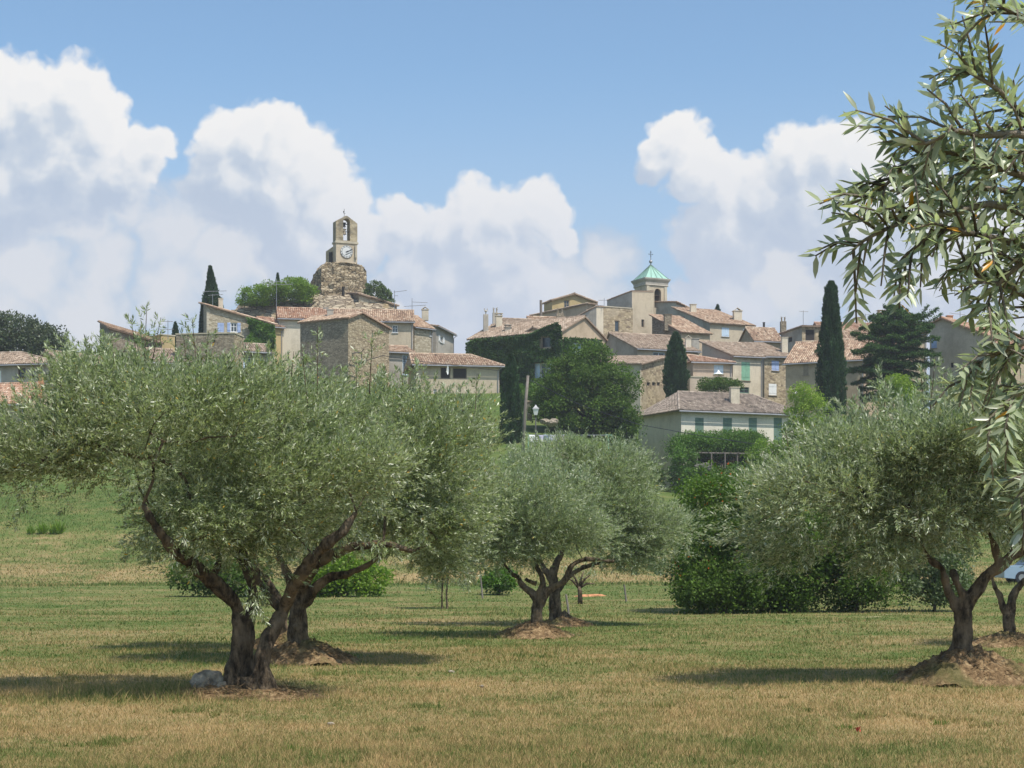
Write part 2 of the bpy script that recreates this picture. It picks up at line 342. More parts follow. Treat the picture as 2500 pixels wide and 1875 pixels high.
M['blue'] = plain('blue_shutter_paint', (0.34, 0.42, 0.62), 0.6, var=0.12)
M['paleblue'] = plain('pale_blue_paint', (0.52, 0.62, 0.72), 0.6, var=0.1)
M['green'] = plain('green_shutter_paint', (0.22, 0.42, 0.29), 0.6, var=0.15)
M['dgreen'] = plain('dark_green_paint', (0.13, 0.20, 0.15), 0.6, var=0.15)
M['white'] = plain('white_paint', (0.76, 0.76, 0.74), 0.6, var=0.08)
M['frame'] = plain('wood_frame', (0.30, 0.24, 0.17), 0.7)
M['brownp'] = plain('brown_paint', (0.11, 0.065, 0.04), 0.7)
M['glass'] = plain('window_glass', (0.035, 0.045, 0.055), 0.12, 0.6, var=0.3, bump=0.05)
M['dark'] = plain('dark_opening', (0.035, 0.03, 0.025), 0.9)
M['metal'] = plain('grey_metal', (0.30, 0.30, 0.31), 0.45, 0.5, 0.6, var=0.15)
M['zinc'] = plain('zinc_gutter', (0.33, 0.33, 0.35), 0.5, 0.5, 0.3, var=0.15)
M['iron'] = plain('dark_iron', (0.05, 0.05, 0.052), 0.6, 0.4, 0.4)
M['bronze'] = plain('bell_bronze', (0.20, 0.17, 0.125), 0.5, 0.5, 0.5)
M['copper'] = plain('green_copper', (0.27, 0.46, 0.37), 0.55, 0.4, var=0.12, scale=1.5)
M['clock'] = plain('clock_enamel', (0.62, 0.62, 0.60), 0.4, 0.4, var=0.04)
M['clockring'] = plain('clock_numeral_ring', (0.60, 0.62, 0.60), 0.4, 0.4, var=0.06)
M['black'] = plain('black_paint', (0.02, 0.02, 0.025), 0.5, 0.4)
M['postw'] = plain('weathered_post', (0.19, 0.165, 0.14), 0.85)
M['terracotta'] = plain('terracotta', (0.50, 0.24, 0.13), 0.85)
M['greystone'] = plain('grey_boulder_stone', (0.13, 0.12, 0.105), 0.95, var=0.4, scale=6, bump=0.9)
M['limestone'] = plain('pale_limestone', (0.29, 0.245, 0.185), 0.95, var=0.6, scale=9, bump=0.9)
def mk_mound():
    m, t = newmat('mound_litter'); p = tc(t); n = t.noise(p, 10, 6, 0.75); n2 = t.noise(p, 1.6, 4)
    c = t.ramp(n, [(0.3, (0.07, 0.045, 0.025)), (0.5, (0.24, 0.155, 0.08)), (0.7, (0.50, 0.36, 0.20))])
    c = t.mix(t.m('MULTIPLY', t.maprange(n2, 0.5, 0.7), 0.6), c, (0.09, 0.11, 0.035))
    finish(t, c, 0.95, n, 1.0, 0.06, 0.1); return m
M['mound'] = mk_mound()
M['dirt'] = plain('red_dirt', (0.52, 0.24, 0.12), 0.95, var=0.35, scale=8, bump=0.9)
# ---------------------------------------------------------------- terrain
TC = [-400, 0, 500, 850, 1200, 1400, 1500, 1600, 1800, 2100, 2500, 2900]
TR = [(60, [0]*12), (85, [.3]*12), (100, [1.6]*7+[1.2]*5), (115, [4.6]*7+[4.2, 3.5, 3, 3, 3]),
      (130, [7, 7, 7, 7, 7, 7, 6.5, 5.8, 5, 5, 6, 6]), (140, [9, 9, 9, 9, 9.2, 9.6, 8.5, 6.5, 6, 6, 7, 7]),
      (150, [11, 11, 11, 12, 12, 12, 11, 7.5, 7, 8, 9, 9]), (165, [13, 13.5, 15, 16, 15, 14.5, 13, 8.5, 8.5, 10, 13, 13]),
      (185, [16, 16.5, 19, 20, 19.5, 19.5, 18, 16.5, 16, 16, 17, 17]), (205, [17, 17, 21, 22, 21, 20, 19, 19, 18, 18, 18, 18]),
      (225, [17, 17, 23, 25, 23, 24, 25, 25, 22, 20, 20, 20]), (245, [17, 17, 22, 24, 24, 26, 28, 28, 24, 20, 20, 20]),
      (300, [16]*12), (1000, [8]*12)]
TD = np.array([r[0] for r in TR], float); TZ = np.array([r[1] for r in TR], float)
def vnoise(x, y, s, seed=0):
    """cheap smooth value noise"""
    rng = np.random.default_rng(seed); G = rng.random((64, 64)); x = np.asarray(x)*s; y = np.asarray(y)*s
    xi = np.floor(x).astype(int); yi = np.floor(y).astype(int); fx = x-xi; fy = y-yi
    fx = fx*fx*(3-2*fx); fy = fy*fy*(3-2*fy); a = lambda i, j: G[(xi+i) % 64, (yi+j) % 64]
    return (a(0, 0)*(1-fx)+a(1, 0)*fx)*(1-fy)+(a(0, 1)*(1-fx)+a(1, 1)*fx)*fy-0.5
def ground(x, y):
    x = np.asarray(x, float); y = np.asarray(y, float)
    px = 1250+x/np.maximum(y, 20)*FP; px = np.clip(px, TC[0], TC[-1])
    r = np.clip(np.searchsorted(TD, y)-1, 0, len(TD)-2); t = np.clip((y-TD[r])/(TD[r+1]-TD[r]), 0, 1)
    c = np.clip(np.searchsorted(TC, px)-1, 0, len(TC)-2); tcx = np.array(TC, float); u = np.clip((px-tcx[c])/(tcx[c+1]-tcx[c]), 0, 1)
    z = (TZ[r, c]*(1-u)+TZ[r, c+1]*u)*(1-t)+(TZ[r+1, c]*(1-u)+TZ[r+1, c+1]*u)*t
    z = z+vnoise(x, y, 0.22, 1)*0.10+vnoise(x, y, 0.9, 2)*0.035*(y < 90)+vnoise(x, y, 0.12, 3)*0.5*np.clip((y-95)/40, 0, 1)
    return z
def gz(x, y): return float(ground(x, y))
def axis(lo, hi, dense_lo, dense_hi, step, far):
    a = list(np.arange(dense_lo, dense_hi+1e-6, step)); s = step; v = a[-1]
    while v < hi: s = min(s*1.3, far); v += s; a.append(v)
    s = step; v = a[0]; b = []
    while v > lo: s = min(s*1.3, far); v -= s; b.append(v)
    return np.array(b[::-1]+a)
gx = axis(-880, 880, -42, 42, 0.5, 40); gy = np.concatenate([axis(-200, 60, 8, 60, 0.35, 60)[:-1], np.arange(60.5, 260, 1.0), axis(261, 880, 261, 262, 1, 40)])
gy = np.unique(gy); GX, GY = np.meshgrid(gx, gy); GZ = ground(GX, GY)
nx, ny = len(gx), len(gy); ii, jj = np.meshgrid(np.arange(nx-1), np.arange(ny-1)); q = (jj*nx+ii).ravel()
tag(arr('ground', np.stack([GX.ravel(), GY.ravel(), GZ.ravel()], 1), np.stack([q, q+1, q+1+nx, q+nx], 1), M['ground'], smooth=True), kind='structure')
# ---- grass blades of the meadow, one object
TREESPOT = [(X(600, 20), 20), (X(745, 25.5), 25.5), (X(1310, 34.2), 34.2), (X(2350, 21.3), 21.3), (X(250, 20), 20), (X(900, 20), 20)]
def make_grass(N=520000):
    rng = np.random.default_rng(5)
    px = rng.uniform(-450, 2950, N); py = HP+rng.uniform(0, 1, N)**0.85*(1990-HP-58)+58
    d = CZ*FP/(py-HP); x = (px-1250)/FP*d; y = d+rng.normal(0, 0.15, N)
    tall = vnoise(x, y, 0.5, 9)+vnoise(x, y, 2.1, 10)*0.6
    h = (0.022+0.035*rng.random(N)+0.06*np.clip(tall, 0, 1))*(1+0.008*d)*0.8
    for (ax_, ay_) in TREESPOT: h = h*(1+.55*np.exp(-((x-ax_+1.2)/1.8)**2-((y-ay_)/.9)**2))
    wd_ = (vnoise(x, y, 2.3, 21) > .38) & (vnoise(x, y, 5.0, 22) > 0); h = np.where(wd_, h*1.35, h)
    st = rng.random(N) < 0.018; h = np.where(st, h*2.8, h)
    w = np.maximum(0.0045, d*0.00030)*(0.7+0.6*rng.random(N)); w = np.where(st, w*0.6, np.where(wd_, w*1.9, w))
    z = ground(x, y)-0.005; a = rng.uniform(0, 2*np.pi, N); lean = rng.normal(0, 0.45, (N, 2))
    wx = np.cos(a)*w; wy = np.sin(a)*w*0.3
    nb = 120000; bx = rng.uniform(-48, 48, nb); by = rng.uniform(80, 128, nb)      # coarser grass of the bank
    x = np.concatenate([x, bx]); y = np.concatenate([y, by]); h = np.concatenate([h, .05+.13*rng.random(nb)*(1+np.clip(vnoise(bx, by, .5, 31), -.3, 1))]); w = np.concatenate([w, .022+.018*rng.random(nb)]); wd_ = np.concatenate([wd_, np.zeros(nb, bool)])
    N = len(x); z = ground(x, y)-0.005; a = rng.uniform(0, 2*np.pi, N); lean = rng.normal(0, 0.45, (N, 2)); wx = np.cos(a)*w; wy = np.sin(a)*w*0.3
    V = np.empty((N, 3, 3), np.float32)
    V[:, 0] = np.stack([x-wx, y-wy, z], 1); V[:, 1] = np.stack([x+wx, y+wy, z], 1)
    V[:, 2] = np.stack([x+lean[:, 0]*h, y+lean[:, 1]*h, z+h], 1)
    tint = np.repeat(np.where(wd_, .6+.5*rng.random(N), rng.random(N)), 3)
    o = arr('grass', V.reshape(-1, 3), np.arange(N*3).reshape(-1, 3), M['blade'], attrs={'tint': tint})
    tag(o, 'short mixed green and straw coloured grass across the olive meadow', 'grass', kind='stuff')
make_grass()
# ---------------------------------------------------------------- foliage
def unit(a): return a/np.maximum(np.linalg.norm(a, axis=1, keepdims=True), 1e-9)
def leaf_quads(P, D, L, Wd, rng, N=None):
    """diamond leaves: base P, direction D, length L, width Wd, optional facing normal N"""
    n = len(P); D = unit(D)
    r = rng.normal(size=(n, 3)) if N is None else N+rng.normal(size=(n, 3))*0.75
    S = unit(np.cross(D, r)); L = L[:, None]; Wd = Wd[:, None]
    V = np.empty((n, 4, 3), np.float32)
    V[:, 0] = P; V[:, 1] = P+D*L*0.45+S*Wd*0.5; V[:, 2] = P+D*L; V[:, 3] = P+D*L*0.45-S*Wd*0.5
    F = np.arange(n*4, dtype=np.int32).reshape(n, 4); return V.reshape(-1, 3), F
def in_blobs(P, blobs):
    m = np.full(len(P), 9.0)
    for (cx, cy, cz, rx, ry, rz) in blobs:
        m = np.minimum(m, np.sqrt(((P[:, 0]-cx)/rx)**2+((P[:, 1]-cy)/ry)**2+((P[:, 2]-cz)/rz)**2))
    return m
def sample_blobs(blobs, n, rng, lo=0.35, hi=1.0):
    B = np.array(blobs); w = B[:, 3]*B[:, 4]*B[:, 5]; w = w**0.8; w /= w.sum(); out = []; tot = 0
    while tot < n:
        k = rng.choice(len(B), n, p=w); d = unit(rng.normal(size=(n, 3))); r = (lo**3+(hi**3-lo**3)*rng.random(n))**(1/3)
        P = B[k, :3]+d*r[:, None]*B[k, 3:]; m = in_blobs(P, blobs); ok = (m > lo*0.95)
        out.append(P[ok]); tot += ok.sum()
    return np.concatenate(out)[:n]
def olive_crown(blobs, nclump, nspray, nleaf, leaf, rng, clump_r=0.36, extra=None):
    """sprays of paired narrow leaves gathered in clumps"""
    Cc = sample_blobs(blobs, nclump, rng, 0.30, 1.0)
    B = np.array(blobs); ctr = (B[:, :3]*(B[:, 3:4]**2)).sum(0)/(B[:, 3:4]**2).sum()
    Cc = Cc+np.stack([vnoise(Cc[:, 0]+9, Cc[:, 2], .8, q_) for q_ in (41, 42, 43)], 1)*np.array([.55, .4, .45])
    k = rng.integers(0, nclump, nspray); rr = clump_r*(0.6+0.8*rng.random(nclump))
    dv = unit(rng.normal(size=(nspray, 3))+np.array([0, 0, 0.25])); P = Cc[k]+dv*(rng.random(nspray)**0.6*rr[k])[:, None]*np.array([1.15, 1.15, 0.8])
    A = unit(dv*0.8+unit(P-ctr)*0.7+np.array([0, 0, 0.45])+rng.normal(size=(nspray, 3))*0.45)
    low = P[:, 2] < ctr[2]-0.5; A[low] = unit(A[low]*np.array([1, 1, 0.2])+np.array([0, 0, -0.35])*rng.random((low.sum(), 1)))
    SL = 0.14+0.14*rng.random(nspray); _e = []
    # long upright shoots on the upper surface and drooping sprays below
    for (cond, nsh, dz) in ((1, int(nclump*.8), 1), (-1, int(nclump*.45), -1)):
        S = sample_blobs(blobs, nsh*6, rng, .9, 1.06); S = S[(S[:, 2]-ctr[2])*cond > (.15 if cond > 0 else .3)][:nsh]
        for s_ in S:
            ln = rng.uniform(.22, .62) if cond > 0 else rng.uniform(.2, .5); o_ = (s_-ctr)/np.linalg.norm(s_-ctr); dv_ = o_*.35+np.array([0, 0, dz*1.0])+rng.normal(size=3)*.22; dv_ /= np.linalg.norm(dv_); ns = int(ln/.06)
            for i in range(ns):
                _e.append((s_+dv_*i*.06, dv_*.7+rng.normal(size=3)*.4, .07+.16*(1-i/ns)))
    P = np.concatenate([P, np.array([e[0] for e in _e])]); A = np.concatenate([A, unit(np.array([e[1] for e in _e]))]); SL = np.concatenate([SL, np.array([e[2] for e in _e])])
    if extra is not None: P = np.concatenate([P, extra[0]]); A = np.concatenate([A, unit(extra[1])]); SL = np.concatenate([SL, extra[2]])
    return Cc, sprays_to_leaves(P, A, SL, nleaf, leaf, rng)
def sprays_to_leaves(P, A, SL, nleaf, leaf, rng, spread=0.75):
    n = len(P); ref = unit(np.cross(A, rng.normal(size=(n, 3)))); bi = np.cross(A, ref)
    t = (np.arange(nleaf)//2+1)/(nleaf/2+0.5)
    T = np.broadcast_to(t, (n, nleaf))+rng.normal(0, 0.04, (n, nleaf))
    ang = np.broadcast_to((np.arange(nleaf) % 2)*np.pi+(np.arange(nleaf)//2 % 2)*np.pi/2, (n, nleaf))+rng.normal(0, 0.35, (n, nleaf))
    side = ref[:, None]*np.cos(ang)[..., None]+bi[:, None]*np.sin(ang)[..., None]
    D = A[:, None]*(0.55+0.6*T[..., None])+side*spread*(1.15-0.6*T[..., None])
    O = P[:, None]+A[:, None]*(T*SL[:, None])[..., None]
    D = D.reshape(-1, 3); O = O.reshape(-1, 3); m = len(O)
    nrm = np.broadcast_to(A[:, None], (n, nleaf, 3)).reshape(-1, 3)*0.8+np.array([0, 0, 0.7])
    L = leaf*(0.65+0.6*rng.random(m)); Wd = L*(0.20+0.07*rng.random(m))
    V, F = leaf_quads(O, D, L, Wd, rng, nrm); return V, F
def leaf_tint(m, rng, yellow=0.006, k=4):
    t = rng.random(m)*0.95; t[rng.random(m) < yellow] = 1.0; return np.repeat(t, k)
def grow(mb, nodes, targets, rad0, rng, seg=0.22, minr=0.004):
    """connect targets to the nearest wood already grown; pipe-model radii"""
    N = [np.array(p) for p in nodes]; par = [-1]*len(N); order = np.argsort([min(np.linalg.norm(t-p) for p in N) for t in targets])
    A = np.array(N)
    tips = []
    for ti in order:
        t = targets[ti]; dd = np.linalg.norm(A-t, axis=1)+0.5*np.maximum(0, A[:, 2]-t[2]+0.1); j = int(dd.argmin()); p = A[j].copy()
        v = t-p; L = np.linalg.norm(v); n = max(1, int(L/seg)); side = rng.normal(size=3)*L*0.10; last = j
        for s in range(1, n+1):
            u = s/n; q = p+v*u+side*math.sin(math.pi*u)+np.array([0, 0, 0.12*L*math.sin(math.pi*u)])+rng.normal(size=3)*0.012
            N.append(q); par.append(last); last = len(N)-1
        tips.append(last); A = np.array(N)
    cnt = np.zeros(len(N))
    for tp in tips:
        j = tp
        while j >= 0: cnt[j] += 1; j = par[j]
    rad = minr*np.maximum(cnt, 1)**0.5
    ch = {}
    for i, p in enumerate(par):
        if p >= 0: ch.setdefault(p, []).append(i)
    started = [(p, c) for p in range(len(nodes)) for c in ch.get(p, [])]
    while started:
        p, c = started.pop(); pts = [N[p], N[c]]; rs = [min(rad[c], rad0), min(rad[c], rad0)]; j = c
        while j in ch:
            ks = sorted(ch[j], key=lambda q: -cnt[q])
            for o in ks[1:]: started.append((j, o))
            j = ks[0]; pts.append(N[j]); rs.append(min(rad[j], rad0))
        mb.tube([Vector(a) for a in pts], rs, 5 if max(rs) > 0.012 else 4, cap=False)
    return N
def olive_tree(name, label, base, limbs, blobs_px, nclump, nspray, nleaf, leaf, seed, mat, d, group, sprouts=(), clump_r=0.36, vox=0.02, minr=0.004, grown=300, shr=0.30):
    """limbs: list of ([(px,py,depth offset,radius)...]); blobs_px: (px,py,dy,rpx,rpy,rdepth)"""
    rng = np.random.default_rng(seed); bx, by = base; bz = gz(bx, by); root = thing(name, label, 'tree', (bx, by, bz), group)
    wood = MB(); nodes = []
    for li, l in enumerate(limbs):
        pts = [W(p[0], p[1], d+p[2]) for p in l]; rad = [p[3]*(.66+.16*max(0, min(1, (p[3]-.2)/.1))) for p in l]; pp, rr = catmull(pts, rad, 5)
        wood.tube(pp, rr, 14, True, wob=0.13, seed=li+seed)
        if li >= 0:
            for q, r_ in zip(pp, rr):
                if r_ < 0.13 and q.z > bz+0.9: nodes.append(tuple(q))
    tr = wood.build('trunk', M['bark'], root, smooth=True)
    md = tr.modifiers.new('fuse', 'REMESH'); md.mode = 'VOXEL'; md.voxel_size = vox; md.use_smooth_shade = True
    tx = bpy.data.textures.get('gnarl') or bpy.data.textures.new('gnarl', 'CLOUDS'); tx.noise_scale = 0.16; tx.noise_depth = 3
    dm = tr.modifiers.new('gnarl', 'DISPLACE'); dm.texture = tx; dm.strength = 0.07; dm.mid_level = 0.5; dm.texture_coords = 'LOCAL'
    blobs = []
    for (px, py, dy, rpx, rpy, rd) in blobs_px:
        dd = d+dy; c = W(px, py, dd); blobs.append((c.x, c.y, c.z, max(.12, rpx/FP*dd-shr), max(.2, rd-shr*.7), max(.12, rpy/FP*dd-shr)))
    ex = None
    if sprouts:
        EP = []; EA = []; ES = []
        for (px, py, dy, h, ln) in sprouts:
            b = W(px, py, d+dy); lean = Vector((ln, rng.uniform(-.2, .2), 1)).normalized()
            for i in range(int(h/0.05)):
                q = b+lean*(i*0.05); a = lean*0.6+Vector(rng.normal(size=3))*0.45; EP.append(q); EA.append(a); ES.append(0.08+0.22*(1-i*0.05/h))
        ex = (np.array([tuple(q) for q in EP]), np.array([tuple(q) for q in EA]), np.array(ES))
    Cc, (V, F) = olive_crown(blobs, nclump, nspray, nleaf, leaf, rng, clump_r, ex)
    br = MB(); sel = Cc[rng.permutation(len(Cc))[:grown]]; grow(br, nodes, sel, 0.07, rng, 0.22, minr)
    if sprouts:
        for (px, py, dy, h, ln) in sprouts:
            b = W(px, py, d+dy); br.tube([b-Vector((ln*.3, 0, .3)), b+Vector((ln*h, 0, h))], [0.008, 0.003], 4)
    br.build('branches', M['bark'], root)
    arr('crown', V, F, mat, root, {'tint': leaf_tint(len(F), rng)})
    return root
def broad(name, label, cat, blobs_px, d, nsub, nleaf, leaf, mat, seed, base_py=None, trunk=None, group=None, shell=(0.55, 1.0), sub_r=0.22, up=0.3, gpx=None, wid=0.6, quiet=False):
    """generic broadleaf crown: sub-clumps on the lobes, leaves on the sub-clumps"""
    rng = np.random.default_rng(seed); blobs = []
    for (px, py, dy, rpx, rpy, rd) in blobs_px:
        dd = d+dy; c = W(px, py, dd); blobs.append((c.x, c.y, c.z, rpx/FP*dd, rd, rpy/FP*dd))
    B = np.array(blobs); cx = X(gpx, d) if gpx is not None else float(B[:, 0].mean()); bz = gz(cx, d)
    if base_py is not None: bz = Z(base_py, d)
    root = thing(name, label, cat, (cx, d, bz), group)
    S = sample_blobs(blobs, nsub, rng, *shell)
    rsz = float(np.mean(B[:, 3]))*sub_r*2.0*(0.6+0.8*rng.random(nsub))
    k = rng.integers(0, nsub, nleaf); dv = unit(rng.normal(size=(nleaf, 3))+np.array([0, 0, up]))
    P = S[k]+dv*(rng.random(nleaf)**0.4*rsz[k])[:, None]*np.array([1, 1, 0.75])
    keep = P[:, 2] > bz-0.2; P = P[keep]; dv = dv[keep]; m = len(P)
    D = unit(dv+rng.normal(size=(m, 3))*0.7); L = leaf*(0.6+0.8*rng.random(m))
    V, F = leaf_quads(P, D, L, L*wid, rng, unit(dv+np.array([0, 0, 0.6])))
    tt = (rng.random(nsub)*0.5)[k[keep]]+rng.random(m)*0.45; tt[rng.random(m) < 0.01] = 1.0
    arr('crown' if trunk else 'foliage', V, F, mat, root, {'tint': np.repeat(tt, 4)})
    mb = MB()
    top = B[:, 2].mean()
    r0 = trunk if trunk else 0.05
    if trunk is None or trunk > 0:
        b0 = Vector((cx, d, bz-0.3)); fork = Vector((cx+0.1, d, bz+(top-bz)*0.45))
        mb.tube([b0, (b0+fork)/2+Vector((r0*.3, 0, 0)), fork], [r0*1.3, r0, r0*0.8], 9, wob=0.1)
        for b in S[rng.permutation(nsub)[:min(14, nsub)]]:
            e = Vector(b.tolist()); mid = (fork+e)/2+Vector((0, 0, -0.08*(e-fork).length)); mb.tube([fork, mid, e], [r0*0.5, r0*0.3, r0*0.08], 6)
        mb.build('trunk' if trunk else 'stems', M['dbark'], root, smooth=True)
    return root
def cypress(name, label, px, top, bot, halfw, d, n, seed, mat='cypress', lean=0, prof=None, group=None):
    rng = np.random.default_rng(seed); c = W(px, bot, d); h = (bot-top)/FP*d; w = halfw/FP*d
    root = thing(name, label, 'tree', tuple(c), group)
    u = rng.random(n)**0.9; pr = np.interp(u, *zip(*(prof or [(0, .55), (.12, .9), (.35, 1), (.6, .82), (.8, .5), (.93, .22), (1, .03)])))
    a = rng.uniform(0, 2*np.pi, n); strand = vnoise(a*2.2, u*6.0, 1.0, seed)+vnoise(a*7, u*22.0, 1.0, seed+1)*0.6
    tuf = np.maximum(0, vnoise(a*3.1, u*15.0, 1.0, seed+5)-.22); r = w*pr*(0.84+0.42*strand+.9*tuf-0.35*rng.random(n)**2.5)
    P = np.stack([c.x+np.cos(a)*r+lean*u*w, c.y+np.sin(a)*r, c.z+u*h], 1)
    out = np.stack([np.cos(a), np.sin(a), np.zeros(n)], 1); D = unit(out*0.45+np.array([0, 0, 1.0])+rng.normal(size=(n, 3))*0.25)
    L = (0.16+0.22*rng.random(n))*(1.0 if w > 0.8 else 0.7)
    V, F = leaf_quads(P, D, L, L*0.42, rng, out)
    arr('crown', V, F, M[mat], root, {'tint': np.repeat(np.clip(0.45+strand*0.6+rng.normal(0, .18, n), 0, 0.95), 4)})
    mb = MB(); mb.tube([c-Vector((0, 0, .4)), c+Vector((lean*w*.5, 0, h*0.5)), c+Vector((lean*w*.9, 0, h*0.93))], [w*0.30, w*0.22, w*0.04], 8)
    mb.build('trunk', M['dbark'], root); return root
# ---------------------------------------------------------------- olive grove
def mound(px, d, rx, ry, h, seed, label):
    rng = np.random.default_rng(seed); cx = X(px, d); n = 44; V = []; F = []
    for i in range(n):
        for j in range(n):
            u = (i/(n-1)-.5)*2; v = (j/(n-1)-.5)*2; r = math.hypot(u, v)
            a = math.atan2(v, u); rr = r*(1+0.12*math.sin(3*a+seed)+0.08*math.sin(7*a))
            k = max(0, 1-rr); x = cx+u*rx; y = d+v*ry
            V.append((x, y, gz(x, y)-0.03+h*(k**0.9)*1.15*(0.85+0.3*rng.random())+(0.03*rng.random() if k > 0 else -0.05)))
    for i in range(n-1):
        for j in range(n-1): q = i*n+j; F.append((q, q+n, q+n+1, q+1))
    # clippings lying on the mound
    N = 1400; a = rng.uniform(0, 6.28, N); r = rng.random(N)**0.6*0.8; x = cx+np.cos(a)*r*rx; y = d+np.sin(a)*r*ry
    z = ground(x, y)+h*(1-r)*1.0+0.02; D = np.stack([rng.normal(size=N), rng.normal(size=N), rng.normal(size=N)*.35-.15], 1)
    base = len(V); V2, F2 = leaf_quads(np.stack([x, y, z], 1), D, 0.05+0.10*rng.random(N), np.full(N, 0.010), rng)
    o = arr('earth_mound', np.concatenate([np.array(V), V2]), np.concatenate([np.array(F), F2+base]), M['mound'], smooth=False)
    return tag(o, kind='structure')
DA, DB, DC1, DC2, DD, DD2 = 20.0, 25.5, 34.2, 40.4, 21.3, 30.3
mound(600, DA, 1.1, 0.75, 0.14, 1, ''); mound(745, DB, 0.85, 0.75, 0.34, 2, ''); mound(1305, DC1, 0.85, 0.8, 0.3, 3, '')
mound(1375, DC2, 0.75, 0.8, 0.25, 4, ''); mound(2360, DD, 1.0, 0.85, 0.42, 5, ''); mound(2460, DD2, 0.85, 0.8, 0.24, 6, '')
GR = 'old olive trees growing in the meadow'
olive_tree('olive_tree', 'largest foreground olive tree with two leaning stems and a rock at its foot', (X(610, DA), DA), [
    [(575,1712,0,.24),(572,1650,0,.17),(583,1580,0,.13),(582,1520,0,.115),(575,1475,0,.115),(540,1435,-.15,.135),(497,1403,-.35,.125),(462,1372,-.6,.11),(430,1349,-.8,.10),(400,1310,-1.0,.085),(371,1272,-1.1,.07),(350,1230,-1.1,.05)],
    [(600,1700,.1,.2),(598,1620,.12,.15),(603,1550,.12,.13),(612,1490,.15,.12),(620,1450,.2,.09),(600,1390,.3,.07),(570,1320,.4,.05)],
    [(645,1712,-.15,.25),(638,1650,-.15,.18),(642,1600,-.15,.145),(665,1540,-.1,.13),(690,1490,0,.12),(705,1455,-.1,.12),(735,1400,-.35,.115),(791,1335,-.6,.10),(836,1300,-.7,.08),(870,1250,-.6,.05)],
    [(690,1495,.1,.08),(668,1470,.1,.075),(640,1430,.15,.06),(600,1360,.2,.05),(560,1280,.2,.04)],
    [(515,1420,0,.06),(533,1370,0,.06),(536,1320,0,.05),(545,1260,.1,.04)],
    [(590,1665,0,.14),(540,1690,-.1,.08),(490,1708,-.15,.03)], [(640,1670,-.1,.15),(680,1700,-.15,.08),(700,1722,-.2,.03)], [(610,1665,-.1,.2),(615,1705,-.3,.1)]],
    [(430,1075,0,330,195,1.9),(150,1125,.3,240,120,1.5),(290,960,.2,190,105,1.2),(640,1035,0,250,150,1.7),(480,1270,-.2,200,140,1.3),(-90,1135,.3,200,105,1.3),
     (720,1190,.2,220,170,1.5),(50,1165,0,240,105,1.1),(570,1240,0,210,150,1.2),(560,985,.2,150,75,1.1),(625,1425,-.5,115,75,.8),(860,1150,-.4,190,130,1.2),(900,1290,-.4,130,70,.8)],
    250, 12500, 14, .061, 11, M['olive'], DA, GR,
    sprouts=[(352,880,0,.62,.05),(335,880,.1,.5,-.15),(372,880,-.1,.5,.2),(480,890,0,.55,-.1),(500,900,.1,.45,.1),(455,890,0,.35,-.1),(775,920,0,.6,.0),(745,930,0,.4,-.1),(710,930,.1,.35,.1),(215,910,0,.3,0),(150,930,0,.25,.1),(905,900,.2,.45,.05),(600,900,0,.3,-.1)],
    clump_r=0.33, minr=0.0042, grown=150)
olive_tree('olive_tree', 'olive tree behind the largest one with thick gnarled limb reaching right', (X(735, DB), DB), [
    [(738,1630,0,.33),(732,1590,0,.25),(728,1530,0,.21),(728,1480,0,.2),(735,1450,0,.17),(745,1410,-.2,.14),(780,1370,-.5,.13),(830,1345,-.8,.115),(880,1332,-1.0,.10),(950,1330,-1.1,.08),(1010,1345,-1.1,.055)],
    [(742,1470,0,.15),(768,1440,-.1,.12),(800,1412,-.1,.11),(850,1400,-.1,.09),(900,1378,-.1,.06),(930,1350,-.1,.05)],
    [(728,1470,.1,.14),(700,1400,.1,.1),(680,1340,.2,.07),(700,1260,.2,.05)],
    [(720,1590,0,.16),(680,1612,-.1,.08),(655,1630,-.2,.03)], [(750,1580,0,.16),(785,1605,-.1,.08),(810,1625,-.2,.03)]],
    [(600,1110,.4,180,140,1.6),(900,1090,0,260,180,2.0),(1070,1150,0,180,160,1.7),(780,1040,0,190,130,1.6),(850,1270,0,220,110,1.5),(1060,1280,0,170,120,1.4),(1140,1100,.2,110,125,1.1),(1050,1030,.3,110,80,1.0),(1080,1370,-.2,110,60,.8)],
    200, 12500, 14, .066, 12, M['olive'], DB, GR, sprouts=[(1160,1010,0,.6,.05),(1130,1010,.1,.45,-.1),(1045,980,0,.35,0),(980,960,0,.3,.1),(870,930,0,.3,0)], clump_r=0.36, grown=120)
olive_tree('olive_tree', 'short olive tree in the middle on its bark litter mound', (X(1310, DC1), DC1), [
    [(1308,1575,0,.28),(1308,1535,0,.2),(1312,1490,0,.17),(1318,1455,0,.15),(1325,1420,0,.08),(1310,1380,0,.06),(1300,1340,0,.04)],
    [(1314,1470,0,.14),(1295,1445,0,.11),(1272,1425,0,.09),(1266,1410,0,.08),(1250,1400,0,.06),(1225,1370,0,.04)],
    [(1318,1475,0,.14),(1340,1440,0,.11),(1375,1420,0,.10),(1388,1395,0,.09),(1400,1378,0,.07),(1432,1365,0,.06),(1500,1370,0,.04)],
    [(1310,1425,0,.08),(1296,1420,0,.07),(1282,1412,0,.06)], [(1320,1540,0,.12),(1360,1562,0,.05)], [(1300,1540,0,.12),(1265,1560,0,.05)]],
    [(1320,1230,0,180,125,1.7),(1205,1290,0,150,85,1.2),(1190,1360,-.2,90,40,.8),(1150,1250,.4,140,120,1.5),(1400,1290,0,130,80,1.2),(1280,1330,0,90,60,.9)],
    100, 7500, 13, .072, 13, M['olivefar'], DC1, GR, clump_r=0.42, grown=80)
